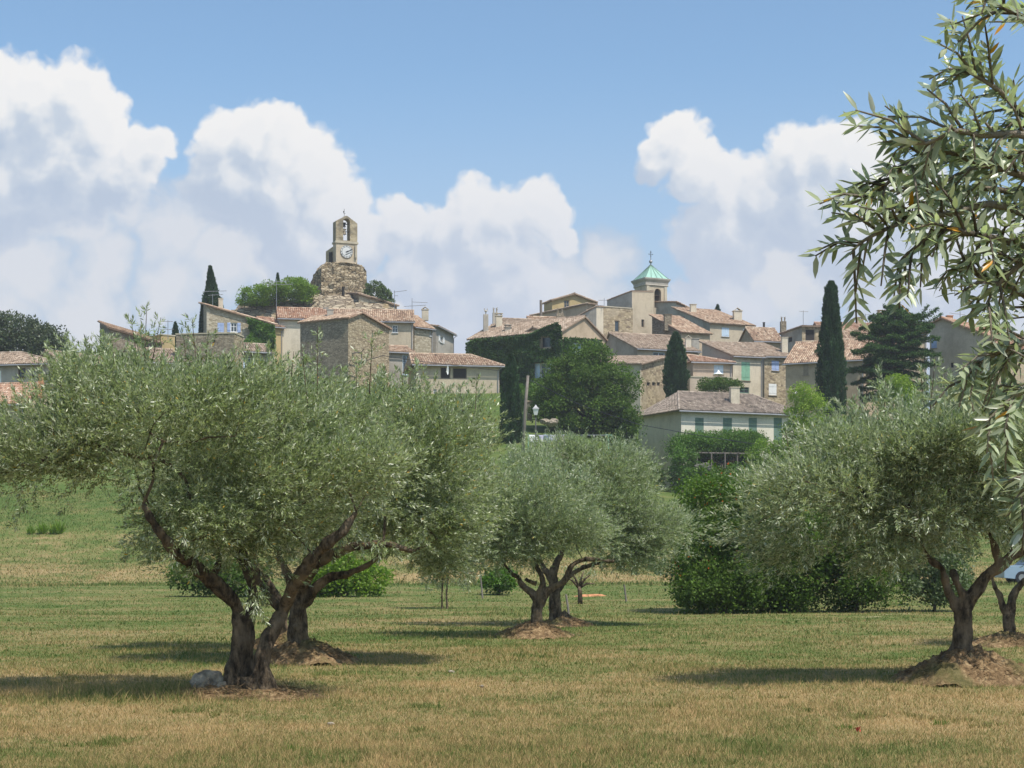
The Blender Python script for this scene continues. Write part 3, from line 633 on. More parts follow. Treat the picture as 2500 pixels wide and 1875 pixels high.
olive_tree('olive_tree', 'round olive tree just behind the short middle one', (X(1358, DC2), DC2), [
    [(1360,1545,0,.3),(1356,1505,0,.22),(1354,1450,0,.2),(1350,1400,0,.17),(1362,1370,0,.12),(1380,1330,0,.08)],
    [(1355,1450,0,.15),(1385,1410,.2,.1),(1440,1380,.3,.07),(1530,1365,.3,.04)], [(1352,1430,.1,.12),(1320,1370,.2,.08),(1300,1320,.2,.05)],
    [(1372,1500,0,.16),(1400,1515,0,.12),(1430,1530,0,.05)]],
    [(1455,1220,0,170,120,2.0),(1580,1310,0,110,90,1.4),(1380,1160,0,150,75,1.3),(1520,1340,0,110,50,1.0),(1625,1310,.2,85,80,1.1),(1150,1320,.3,120,75,1.4)],
    110, 9500, 13, .078, 14, M['olivefar'], DC2, GR, sprouts=[(1415,1090,0,.35,0),(1470,1095,0,.3,.1),(1500,1100,0,.3,0),(1545,1120,0,.25,.1)], clump_r=0.48, grown=80)
olive_tree('olive_tree', 'olive tree on a high straw mound at the right with forked trunk', (X(2350, DD), DD), [
    [(2345,1690,0,.3),(2345,1630,0,.26),(2348,1570,0,.19),(2352,1520,0,.165),(2352,1490,0,.16),(2367,1465,0,.13),(2390,1435,0,.115),(2407,1410,0,.11),(2440,1382,0,.10),(2480,1355,0,.09),(2530,1330,0,.07)],
    [(2346,1495,0,.12),(2322,1460,0,.095),(2308,1420,0,.075),(2300,1390,0,.075),(2279,1374,0,.06),(2262,1350,0,.045),(2240,1300,0,.035)],
    [(2358,1485,0,.10),(2352,1455,0,.08),(2335,1420,0,.07),(2325,1390,.1,.06)],
    [(2440,1384,0,.09),(2432,1350,0,.07),(2425,1325,0,.06),(2400,1270,0,.04)], [(2450,1380,0,.08),(2482,1330,0,.07),(2465,1290,0,.05)],
    [(2328,1600,0,.12),(2295,1628,-.1,.09),(2262,1662,-.2,.04)], [(2325,1610,-.1,.1),(2322,1650,-.3,.08),(2325,1672,-.35,.05)], [(2375,1610,0,.12),(2415,1635,-.1,.08),(2450,1665,-.1,.03)]],
    [(1990,1220,0,160,115,1.4),(2110,1145,0,190,135,1.5),(2310,1100,0,220,150,1.6),(2490,1130,0,200,170,1.6),(2200,1245,0,210,110,1.4),(2420,1260,0,160,90,1.2),(1870,1280,0,90,50,.7),(1960,1325,0,110,50,.7),(2140,1335,-.2,120,50,.8),
     (2280,960,.3,50,80,.5),(2165,1010,0,45,60,.4)],
    230, 13500, 14, .064, 15, M['olivefar'], DD, GR, sprouts=[(2160,985,0,.3,.05),(2275,960,0,.45,.1),(2255,980,0,.4,-.1),(2300,980,.1,.35,.1),(2080,1030,0,.25,0),(1925,1090,0,.2,-.2),(2330,1000,0,.3,.2)], clump_r=0.33, grown=140)
olive_tree('olive_tree', 'olive tree at the right edge partly hidden behind the mound tree', (X(2465, DD2), DD2), [
    [(2465,1590,0,.26),(2465,1550,0,.17),(2463,1510,0,.16),(2468,1490,0,.14),(2475,1450,0,.1),(2500,1420,0,.08),(2540,1390,0,.06)],
    [(2465,1505,0,.11),(2448,1480,0,.09),(2440,1450,0,.08),(2425,1425,0,.06),(2420,1390,0,.04)], [(2475,1560,0,.12),(2500,1580,0,.05)], [(2450,1560,0,.12),(2425,1582,0,.05)]],
    [(2620,1240,0,190,150,1.7),(2500,1290,0,110,80,1.1),(2700,1300,0,150,100,1.4)], 60, 3600, 13, .078, 16, M['olivefar'], DD2, GR, grown=60)
DB2 = 29.5
olive_tree('olive_tree', 'olive tree mostly hidden behind the two front olive trees at left', (X(692, DB2), DB2), [
    [(692,1600,0,.25),(692,1570,0,.17),(690,1530,0,.15),(684,1480,0,.13),(660,1430,0,.1),(620,1370,0,.07)], [(688,1500,0,.12),(720,1440,0,.09),(760,1380,0,.06)]],
    [(600,1170,0,210,130,1.8),(720,1200,0,190,130,1.7),(480,1250,0,130,90,1.2)], 60, 3600, 12, .08, 18, M['olivefar'], DB2, GR, grown=50)
mound(690, DB2, .8, .7, .28, 7, '')
d = 53.0
olive_tree('olive_sapling', 'young twin stemmed olive sapling under the big crown', (X(1085, d), d), [
    [(1080,1490,0,.05),(1079,1455,0,.04),(1082,1410,0,.03)], [(1093,1490,0,.05),(1090,1450,0,.045),(1095,1400,0,.03)]],
    [(1085,1370,0,80,55,.9),(1060,1410,0,50,30,.5),(1120,1400,0,50,30,.5)], 18, 900, 12, .09, 17, M['olivefar'], d, 'young trees planted in the meadow', clump_r=.45, grown=18)
# ---- rock and little things of the meadow
def boulder(name, label, px, py, d, sx_, sy_, sz_, seed, mat, group=None):
    me = bpy.data.meshes.new(name); bm = bmesh.new(); bmesh.ops.create_icosphere(bm, subdivisions=4, radius=1)
    rng = random.Random(seed); pl = [(Vector((rng.gauss(0, 1), rng.gauss(0, 1), rng.gauss(0, 1))).normalized(), rng.uniform(.55, .9)) for _ in range(14)]
    for v in bm.verts:
        for n, k in pl:
            e = v.co.dot(n)
            if e > k: v.co -= n*(e-k)*0.85
        v.co *= 1+0.07*math.sin(7*v.co.x+seed)*math.sin(9*v.co.z); v.co.x *= sx_; v.co.y *= sy_; v.co.z *= sz_
    bm.to_mesh(me); bm.free(); me.polygons.foreach_set('use_smooth', [True]*len(me.polygons))
    o = link(name, me, mat); o.location = W(px, py, d); return tag(o, label, 'rock', group)
boulder('boulder', 'pitted grey limestone boulder left of the foreground olive trunk', 512, 1668, DA+.1, .24, .2, .17, 3, M['limestone'], 'limestone boulders at the foot of the front olive tree')
boulder('boulder', 'smaller darker boulder wedged against the foreground olive trunk', 541, 1680, DA-.05, .13, .13, .12, 5, M['limestone'], 'limestone boulders at the foot of the front olive tree')
for i, (px, py, s, lb) in enumerate([(1103,1643,.05,'white stone lying in grass at the end of a tree shadow'),(1175,1678,.03,'small white pebble in dry grass below the middle'),(808,1770,.035,'white pebble in the lower left foreground grass')]):
    dd = CZ*FP/(py-HP); boulder('stone', lb, px, py-3, dd, s, s, s*.7, 20+i, M['limestone'], 'white stones lying in the meadow')
def tuft(name, label, px, py, d, n, h, w, mat, seed, cat='plant', group=None, r=None):
    rng = np.random.default_rng(seed); x0 = X(px, d); r = r or w/FP*d
    a = rng.uniform(0, 6.28, n); q = rng.random(n)**.6*r; x = x0+np.cos(a)*q; y = d+np.sin(a)*q*.8; z = ground(x, y)
    D = np.stack([np.cos(a)*q/r*.5, np.sin(a)*q/r*.5, np.ones(n)], 1)+rng.normal(size=(n, 3))*.25
    V, F = leaf_quads(np.stack([x, y, z], 1), D, h*(.35+.75*rng.random(n))*(1.1-.6*q/r), np.full(n, h*.05), rng)
    return tag(arr(name, V, F, mat, None, {'tint': leaf_tint(n, rng)}), label, cat, group)
for i, (px, py, lb) in enumerate([(75,1310,'leftmost tall grass tuft on the bank'),(103,1308,'second tall grass tuft from the left on the bank'),(130,1296,'third tall grass tuft, highest on the bank'),(144,1312,'rightmost tall grass tuft on the bank')]):
    tuft('grass_tuft', lb, px, py, 107, 200, (.7, .95, .8, 1.1)[i], 6.5, M['bleaf'], 30+i, group='grass tufts on the bank')
for i, (px, py, lb) in enumerate([(2295,1775,'dark green weed clump in right foreground grass'),(2065,1785,'low weed clump beside the red flower'),(715,1840,'broad leafed weed at lower left foreground'),(1090,1862,'bright weed clump at the bottom edge')]):
    dd = CZ*FP/(py-HP); tuft('weed_clump', lb, px, py, dd, 90, .10, 30, M['vine'], 40+i, group='weeds in the foreground', r=.09)
mb = MB(); p = W(2095, 1790, CZ*FP/430)
for k in range(9):
    a = k*.7; mb.poly([p, p+Vector((.03*math.cos(a), .03*math.sin(a), .02+.006*k)), p+Vector((.03*math.cos(a+.6), .03*math.sin(a+.6), .03+.005*k)), p+Vector((0, 0, .035))])
M['red'] = plain('red_petal', (0.62, 0.08, 0.08), .6)
tag(mb.build('red_flower', M['red']), 'single red poppy in the right foreground grass', 'flower')
# dirt heap, pruned tree, stakes
d = 66.0; boulder('dirt_heap', 'low heap of reddish earth behind the middle olive trees', 1440, 1459, d, .85, .6, .22, 9, M['dirt'])
bpy.data.objects['dirt_heap']['category'] = 'heap'
for i, (px, t0, t1, dd, lb) in enumerate([(1386,1445,1502,48,'slanting wooden stake just right of the middle olive trunks'),(1527,1428,1476,60,'upright thin stake in front of the dirt heap at right'),(1176,1400,1462,64,'leaning cane by the dark bush behind the sapling')]):
    mb = MB(); b = W(px, t1, dd); b.z = gz(b.x, dd)-.1; mb.tube([b+Vector((.04, 0, 0)), b+Vector((0, 0, (t1-t0)/FP*dd/2)), b+Vector((-.05, 0, (t1-t0)/FP*dd))], [.035, .032, .03], 7)
    tag(mb.build('stake', M['postw']), lb, 'stake', 'wooden stakes in the meadow')
d = 57.0; r = thing('pruned_tree', 'small hard pruned tree with bare forked limbs before the dirt heap', 'tree', (X(1462-45, d), d, gz(X(1417, d), d)))
mb = MB(); b = W(1417, 1478, d); mb.tube([b, W(1416, 1445, d), W(1414, 1432, d)], [.09, .07, .06], 8, wob=.1)
for e in ((1380,1410),(1395,1400),(1440,1405),(1452,1425),(1425,1395)): mb.tube([W(1414, 1436, d), W((1414+e[0])/2, (1432+e[1])/2-4, d), W(e[0], e[1], d)], [.05, .035, .018], 6)
mb.build('trunk', M['bark'], r, True)
rng = np.random.default_rng(77); P = np.array([tuple(W(rng.uniform(1375,1455), rng.uniform(1385,1420), d)) for _ in range(60)]); V, F = sprays_to_leaves(P, unit(rng.normal(size=(60,3))+[0,0,1]), np.full(60,.25), 10, .09, rng)
arr('crown', V, F, M['olivefar'], r, {'tint': leaf_tint(len(F), rng)})
# bushes of the middle distance
broad('bush', 'dark round bush behind the foreground olive trunks at left', 'bush', [(475,1400,0,62,38,.9),(540,1415,0,60,42,.9),(600,1410,.5,50,38,.9)], 66, 130, 9000, .13, M['dleaf'], 50, group='bushes behind the olive trees')
broad('bush', 'bright green bush under the right reaching limb', 'bush', [(840,1405,0,68,42,1.2),(900,1420,0,48,38,1.0),(790,1430,0,45,32,.8)], 66, 130, 11000, .13, M['bleaf'], 51, group='bushes behind the olive trees')
broad('bush', 'small dark bush between sapling and middle olive trees', 'bush', [(1215,1420,0,42,28,.7)], 68, 40, 3000, .12, M['vine'], 52, group='bushes behind the olive trees')
broad('pomegranate_bush', 'large yellow green bush with orange flowers right of the middle olives', 'bush', [(1770,1260,0,105,110,1.8),(1730,1370,0,90,110,1.5),(1850,1330,0,110,130,1.8),(1690,1400,0,50,80,.9)], 50, 220, 46000, .085, M['pome'], 53)
broad('hedge_bush', 'tall dark hedge bush at the centre of the shaded hedge', 'bush', [(1900,1400,0,100,100,1.2),(1980,1380,0,90,110,1.3),(1880,1300,0,100,90,1.2)], 49.5, 170, 26000, .09, M['dleaf'], 54, group='shaded hedge bushes')
broad('hedge_bush', 'dark hedge bush ending at the gap in the hedge', 'bush', [(2080,1400,0,85,95,1.2),(2130,1380,0,60,100,1.0),(2050,1320,0,90,80,1.2)], 49.5, 150, 20000, .09, M['dleaf'], 55, group='shaded hedge bushes')
broad('hedge_bush', 'dull olive green bush right of the hedge gap', 'bush', [(2250,1420,0,65,65,1.0),(2310,1410,0,60,70,1.0),(2270,1350,0,80,60,1.0)], 50, 120, 13000, .09, M['broom'], 56, group='shaded hedge bushes')
broad('hedge_bush', 'low dark hedge bush under the yellow green flowering bush', 'bush', [(1730,1440,0,70,55,1.0),(1800,1430,0,70,65,1.0)], 48.8, 110, 17000, .09, M['dleaf'], 57, group='shaded hedge bushes')
# ---- near olive whose boughs hang in from the right
def fine_leaves(P, D, L, rng, N):
    n = len(P); D = unit(D); S = unit(np.cross(D, N+rng.normal(size=(n, 3))*.5)); U = np.cross(S, D); L = L[:, None]; w = L*(.10+.03*rng.random((n, 1))); c = L*.05*rng.normal(1, .6, (n, 1))
    V = np.empty((n, 8, 3), np.float32)
    V[:, 0] = P; V[:, 1] = P+D*L-U*c*1.6; V[:, 2] = P+D*L*.33-U*w*.25; V[:, 3] = P+D*L*.68-U*(w*.2+c*.6)
    V[:, 4] = P+D*L*.30+S*w; V[:, 5] = P+D*L*.68+S*w*.85-U*c*.6; V[:, 6] = P+D*L*.30-S*w; V[:, 7] = P+D*L*.68-S*w*.85-U*c*.6
    T = np.array([(0,4,2),(4,5,2),(2,5,3),(5,1,3),(0,2,6),(6,2,7),(2,3,7),(7,3,1)])
    return V.reshape(-1, 3), (np.arange(n)[:, None, None]*8+T).reshape(-1, 3)
d = 3.2; tx_, ty_ = X(3050, d), 3.5
G = thing('olive_tree', 'near olive tree whose leafy boughs hang into the frame at right', 'tree', (tx_, ty_, gz(tx_, ty_)), GR)
mb = MB(); crotch = Vector((tx_-.05, ty_, 1.25))
mb.tube(*catmull([(tx_+.1, ty_, -.1), (tx_+.03, ty_, .4), (tx_, ty_, .9), crotch], [.22, .15, .13, .12], 5), 12, wob=.12)
MAIN = [[(2960,900,.3),(2700,640,.2),(2560,440,.1),(2500,430,0),(2400,400,0),(2352,386,0),(2293,366,-.05),(2212,404,-.1),(2150,462,-.1),(2078,498,-.1)],
        [(2960,900,.3),(2720,720,.3),(2560,560,.1),(2430,500,0),(2330,520,0),(2243,530,-.05),(2171,556,-.1),(2105,590,-.1),(2075,622,-.1)],
        [(2900,700,.2),(2700,420,.2),(2560,320,.1),(2488,271,.1),(2433,217,0),(2375,181,0),(2350,168,0)],
        [(2900,700,.2),(2750,300,.1),(2620,110,0),(2540,60,-.1),(2450,20,-.15),(2350,-20,-.2)],
        [(2960,900,.3),(2700,760,.2),(2560,640,.1),(2460,590,0),(2370,570,-.1),(2300,560,-.1),(2216,619,-.1),(2190,650,-.1)],
        [(2960,900,.2),(2700,820,.2),(2560,760,.1),(2470,700,.1),(2400,680,0),(2350,640,0),(2330,680,0)],
        [(2960,1000,.2),(2700,860,.2),(2580,810,.1),(2497,837,0),(2423,867,0),(2370,900,0),(2340,960,0)],
        [(2960,1000,.2),(2700,960,.2),(2580,930,0),(2490,960,0),(2430,1010,0),(2390,1060,0)],
        [(2700,420,.2),(2600,380,0),(2500,330,-.1),(2400,330,-.1),(2330,320,-.15),(2260,350,-.15),(2200,340,-.1)],
        [(2600,540,.1),(2520,620,0),(2440,690,0),(2400,760,0)],
        [(2960,1100,.2),(2750,1150,.1),(2620,1160,0),(2520,1180,0),(2470,1230,0)],
        [(2700,640,.2),(2600,420,.2),(2480,380,.2),(2400,400,.15),(2330,430,.1),(2260,480,.1)],
        [(2720,720,.3),(2600,500,.2),(2480,470,.15),(2380,460,.1),(2280,470,.1),(2230,440,.1)]]
rng = np.random.default_rng(9); LP = []; LD = []; LL = []; LN = []
def leafy(pts, step, lmin, lmax, frm=0.0):
    n = len(pts); acc = 0; flip = 0
    tot = sum((pts[i+1]-pts[i]).length for i in range(n-1)); run = 0
    for i in range(n-1):
        a, b = pts[i], pts[i+1]; seg = (b-a).length; t = (b-a).normalized(); run += seg
        if run < frm*tot: continue
        acc += seg
        while acc > step:
            acc -= step; flip += 1; q = a.lerp(b, rng.random())
            u = Vector((0, 0, 1)) if flip % 2 else Vector((0.2, -1, 0)); s = t.cross(u).normalized(); up = s.cross(t)
            for sg in (1, -1):
                dr = t*rng.uniform(.55, 1.0)+s*sg*rng.uniform(.5, 1.0)+up*rng.uniform(-.2, .35)+Vector((0, 0, rng.uniform(-.25, .25)))
                LP.append(tuple(q)); LD.append(tuple(dr)); LL.append(rng.uniform(lmin, lmax)); LN.append(tuple(up*.6+Vector((0, 0, .7))))
for mi, m in enumerate(MAIN):
    P3 = [W(a, b, 3.2+c) for a, b, c in m]; n = len(P3); pp, rr = catmull(P3, [.0105*(1-.82*i/(n-1)) for i in range(n)], 6)
    mb.tube(pp, rr, 6)
    if mi in (0, 3, 6, 7, 10): mb.tube(*catmull([crotch, (crotch+P3[0])/2+Vector((0.05, 0, .06)), P3[0]], [.07, .04, .02], 4), 8)
    vis = [q for q in pp if 1250+q.x/q.y*FP < 2680]
    leafy(vis, .0145, .032, .053)
    for i in range(2, len(vis)-2, 2):
        for _r in range(2 if rng.random() < .45 else 1):
            q = vis[i]; t = (vis[i+1]-vis[i]).normalized(); s = Vector(rng.normal(size=3)); s = (s-t*s.dot(t)).normalized(); L = rng.uniform(.05, .14)
            e = q+(t*.7+s*.75+Vector((0, 0, rng.uniform(-.55, .15)))).normalized()*L; mid = (q+e)/2+Vector((0, 0, .012))
            mb.tube([q, mid, e], [.0032, .0024, .0014], 4); leafy([q, q.lerp(mid, .5), mid, mid.lerp(e, .5), e], .0145, .027, .046)
mb.build('trunk', M['twig'], G, True)
V, F = fine_leaves(np.array(LP), np.array(LD), np.array(LL), rng, np.array(LN))
arr('crown', V, F, M['olivenear'], G, {'tint': leaf_tint(len(LP), rng, .012, 8)}, smooth=False)
print('near leaves', len(LP))
# ---------------------------------------------------------------- village
def clip_poly_x(poly, x):
    """y-range of a convex 2D polygon at x"""
    ys = []; n = len(poly)
    for i in range(n):
        (x0, y0), (x1, y1) = poly[i], poly[(i+1) % n]
        if (x0-x)*(x1-x) <= 0 and abs(x1-x0) > 1e-6: ys.append(y0+(y1-y0)*(x-x0)/(x1-x0))
    return (min(ys), max(ys)) if len(ys) >= 2 else None
class Roof:
    def __init__(s, seed): s.v = []; s.f = []; s.t = []; s.rng = random.Random(seed)
    def quad(s, ps, tint):
        n = len(s.v); s.v += [tuple(p) for p in ps]; s.f.append(tuple(range(n, n+len(ps)))); s.t += [tint]*len(ps)
    def facet(s, pts, cw=0.24, rl=0.40):
        """pts[0]->pts[1] is the eave line, polygon goes up-slope from there"""
        pts = [Vector(p) for p in pts]; e = (pts[1]-pts[0]).normalized(); nrm = None
        for k in range(2, len(pts)):
            c = e.cross(pts[k]-pts[0])
            if c.length > 1e-3: nrm = c.normalized(); break
        if nrm.z < 0: nrm = -nrm
        up = nrm.cross(e).normalized()
        if up.z < 0: up = -up
        o = pts[0]; P2 = [((p-o).dot(e), (p-o).dot(up)) for p in pts]
        th = 0.11; lo = [p-nrm*th for p in pts]; n = len(pts)
        s.quad(pts, 0.15); s.quad(lo[::-1], 0.15)
        for i in range(n): s.quad([pts[i], lo[i], lo[(i+1) % n], pts[(i+1) % n]], 0.3)
        x0 = min(a for a, b in P2); x1 = max(a for a, b in P2); nc = max(1, int((x1-x0)/cw)); cw = (x1-x0)/nc
        prof = [(-.46, 0.0), (-.27, .065), (0, .09), (.27, .065), (.46, 0.0)]
        for c in range(nc):
            xc = x0+(c+.5)*cw; r = clip_poly_x(P2, xc)
            if not r or r[1]-r[0] < 0.1: continue
            L = r[1]-r[0]; nr = max(1, int(round(L/rl))); h = L/nr
            for k in range(nr):
                t0 = r[0]+k*h-0.03; t1 = r[0]+(k+1)*h+0.02; tint = min(1, max(0, s.rng.gauss(.5, .22)))
                jx = s.rng.uniform(-.015, .015); jz = s.rng.uniform(0, .015); b = len(s.v)
                for (t, lift, sc_) in ((t0, .03, 1.0), (t1, 0.0, .85)):
                    for (a, z) in prof: s.v.append(tuple(o+e*(xc+jx+a*cw*sc_)+up*t+nrm*(z*sc_+lift+jz+0.004))); s.t.append(tint)
                for q in range(4): s.f.append((b+q, b+q+1, b+q+6, b+q+5))
                s.f.append((b+4, b+3, b+2, b+1, b))
    def ridge(s, a, b, r=0.11):
        a = Vector(a); b = Vector(b); t = (b-a); n = max(1, int(t.length/.42)); side = Vector((-t.y, t.x, 0)).normalized() if abs(t.x)+abs(t.y) > 1e-6 else Vector((1, 0, 0))
        for k in range(n):
            p = a+t*(k/n); q = a+t*((k+1.08)/n); tint = min(1, max(0, s.rng.gauss(.6, .2))); i0 = len(s.v)
            for (c, rr) in ((p, r), (q, r*.88)):
                for w in range(6):
                    an = math.pi*w/5; s.v.append(tuple(c+side*math.cos(an)*rr+Vector((0, 0, 1))*(math.sin(an)*rr+.01))); s.t.append(tint)
            for w in range(5): s.f.append((i0+w, i0+w+1, i0+w+7, i0+w+6))
            s.f.append(tuple(i0+w for w in range(6)))
    def build(s, mat, parent):
        mb = MB(); mb.v = s.v; mb.f = s.f; mb.tint = s.t; return mb.build('roof', mat, parent)
def hit(P, Q, px):
    k = (px-1250)/FP; dx, dy = Q.x-P.x, Q.y-P.y; return (k*P.y-P.x)/(dx-k*dy)
def wall_side(mb, P, Q, zb, topf, wins, depth=0.18):
    """P,Q 2D ends (left to right seen from outside), topf(t)->z piecewise with break list, wins: (t0,t1,z0,z1)"""
    brk = sorted(set([0.0, 1.0]+[b for b in topf.brk if 0 < b < 1]+[w[0] for w in wins]+[w[1] for w in wins]))
    L = (Q-P).length; out = Vector((Q.y-P.y, -(Q.x-P.x), 0)).normalized()
    def pt(t, z, off=0): return (P.x+(Q.x-P.x)*t-out.x*off, P.y+(Q.y-P.y)*t-out.y*off, z)
    for a, b in zip(brk[:-1], brk[1:]):
        if b-a < 1e-5: continue
        m = (a+b)/2; ws = sorted([w for w in wins if w[0] <= m <= w[1]], key=lambda w: w[2]); z = zb
        for w in ws:
            if w[2] > z: mb.poly([pt(a, z), pt(b, z), pt(b, w[2]), pt(a, w[2])])
            z = w[3]
        mb.poly([pt(a, z), pt(b, z), pt(b, max(z, topf(b-1e-6))), pt(a, max(z, topf(a+1e-6)))])
    for (a, b, z0, z1) in wins:
        mb.poly([pt(a, z0), pt(a, z1), pt(a, z1, depth), pt(a, z0, depth)][::-1]); mb.poly([pt(b, z0), pt(b, z1), pt(b, z1, depth), pt(b, z0, depth)])
        mb.poly([pt(a, z1), pt(b, z1), pt(b, z1, depth), pt(a, z1, depth)][::-1]); mb.poly([pt(a, z0), pt(b, z0), pt(b, z0, depth), pt(a, z0, depth)])
class Top:
    def __init__(s, f, brk=()): s.f = f; s.brk = list(brk)
    def __call__(s, t): return s.f(t)
def chimney(par, p, w, dp, h, mat, cap='slab', potmat=None, name='chimney'):
    """square stack whose base centre is p"""
    mb = MB(); p = Vector(p); mb.box(p+Vector((0, 0, h/2-.4)), (w, dp, h+.8), (1, .12, 0))
    if cap == 'slab':
        mb.box(p+Vector((0, 0, h+.03)), (w*1.22, dp*1.22, .07), (1, .12, 0))
        for s_ in (-1, 1):
            mb.box(p+Vector((s_*w*.38, 0, h+.16)), (w*.14, dp*.9, .2), (1, .12, 0))
        mb.box(p+Vector((0, 0, h+.29)), (w*1.25, dp*1.25, .06), (1, .12, 0))
    elif cap == 'flat': mb.box(p+Vector((0, 0, h+.035)), (w*1.18, dp*1.18, .07), (1, .12, 0))
    elif cap == 'tent':
        mb.box(p+Vector((0, 0, h+.03)), (w*1.18, dp*1.18, .06), (1, .12, 0))
        for s_ in (-1, 1): mb.box(p+Vector((s_*w*.27, 0, h+.22)), (w*.75, dp*1.05, .05), (1, .12, -.7*s_), (.7*s_, 0, 1))
    elif cap == 'pots':
        for s_ in (-1, 1):
            q = p+Vector((s_*w*.28, 0, h)); mb.tube([q, q+Vector((0, 0, .25)), q+Vector((s_*.03, 0, .5))], [.10, .085, .10], 8)
            mb.box(q+Vector((0, 0, .56)), (.26, .1, .06), (1, 0, .5*s_))
    elif cap == 'finial':
        q = p+Vector((0, 0, h)); mb.tube([q, q+Vector((0, 0, .3)), q+Vector((0, 0, .38)), q+Vector((0, 0, .5))], [.07, .06, .2, .12], 8)
        mb.box(q+Vector((-.16, 0, .6)), (.1, .1, .2)); mb.box(q+Vector((.16, 0, .58)), (.1, .1, .18))
    return mb.build(name, mat, par)
def antenna(name, label, px, bot, top, d, arms, group='television aerials on the village roofs'):
    mb = MB(); b = W(px, bot, d); t = W(px, top, d); mb.tube([b, t], .035, 5)
    for (py, w0, w1, tilt) in arms:
        a = W(px+w0, py, d); c = W(px+w1, py-tilt, d); mb.tube([a, c], .03, 4); n = max(3, int((c-a).length/.28))
        for i in range(n): q = a.lerp(c, (i+.3)/n); e = Vector((.12, .45, .12)); mb.tube([q-e*.55, q+e*.55], .016, 3)
    return tag(mb.build(name, M['metal']), label, 'aerial', group)
def make_window(par, P, Q, t0, t1, z0, z1, kind, col, depth=0.18):
    L = (Q-P).length; out = Vector((Q.y-P.y, -(Q.x-P.x), 0)).normalized(); ax = Vector(((Q.x-P.x)/L, (Q.y-P.y)/L, 0))
    c = Vector((P.x, P.y, 0))+ax*((t0+t1)/2*L); w = (t1-t0)*L; h = z1-z0; zc = (z0+z1)/2
    def at(u, z, off): return c+ax*u+out*off+Vector((0, 0, z))
    fm = MB(); fw = min(.09, w*.12)
    surround = kind in ('open', 'pane', 'shut', 'sur')
    for s_ in (-1, 1): fm.box(at(s_*(w/2-fw/2), zc, -depth*.6), (fw, .06, h), ax)
    for z in (z0+fw/2, z1-fw/2): fm.box(at(0, z, -depth*.6), (w-2*fw, .055, fw), ax)
    if kind in ('open', 'pane'): fm.box(at(0, zc, -depth*.6), (fw*.7, .045, h-2*fw), ax); fm.box(at(0, zc+h*.1, -depth*.6), (w-2*fw, .04, fw*.6), ax)
    if kind in ('open', 'pane', 'shut'): fm.box(at(0, z0-.04, .03), (w+.16, .14, .07), ax)
    o = fm.build('window', col if kind in ('pane',) else M['frame'] if kind != 'open' else M['white'], par)
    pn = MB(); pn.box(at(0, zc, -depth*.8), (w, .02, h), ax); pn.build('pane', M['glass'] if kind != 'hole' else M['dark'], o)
    def shutter(u, ww, ang=0):
        sb = MB(); a2 = (ax+out*math.sin(ang)*1.0).normalized() if ang else ax; off = .035 if kind == 'open' else -.02
        sb.box(at(u, zc, off+abs(ww/2*math.sin(ang))), (ww, .035, h), a2)
        for zz in (-.3, .3): sb.box(at(u, zc+zz*h, off+.028+abs(ww/2*math.sin(ang))), (ww*.92, .02, .07), a2)
        n = max(2, int(ww/.14))
        for i in range(1, n): sb.box(at(u-ww/2+ww*i/n, zc, off+.021+abs(ww/2*math.sin(ang))), (.018, .008, h*.98), a2)
        sb.build('shutter', col, o)
    if kind == 'open': shutter(-w/2-w*.27, w*.5); shutter(w/2+w*.27, w*.5)
    if kind == 'shut': shutter(-w/4, w*.485); shutter(w/4, w*.485)
    return o
HN = [0]
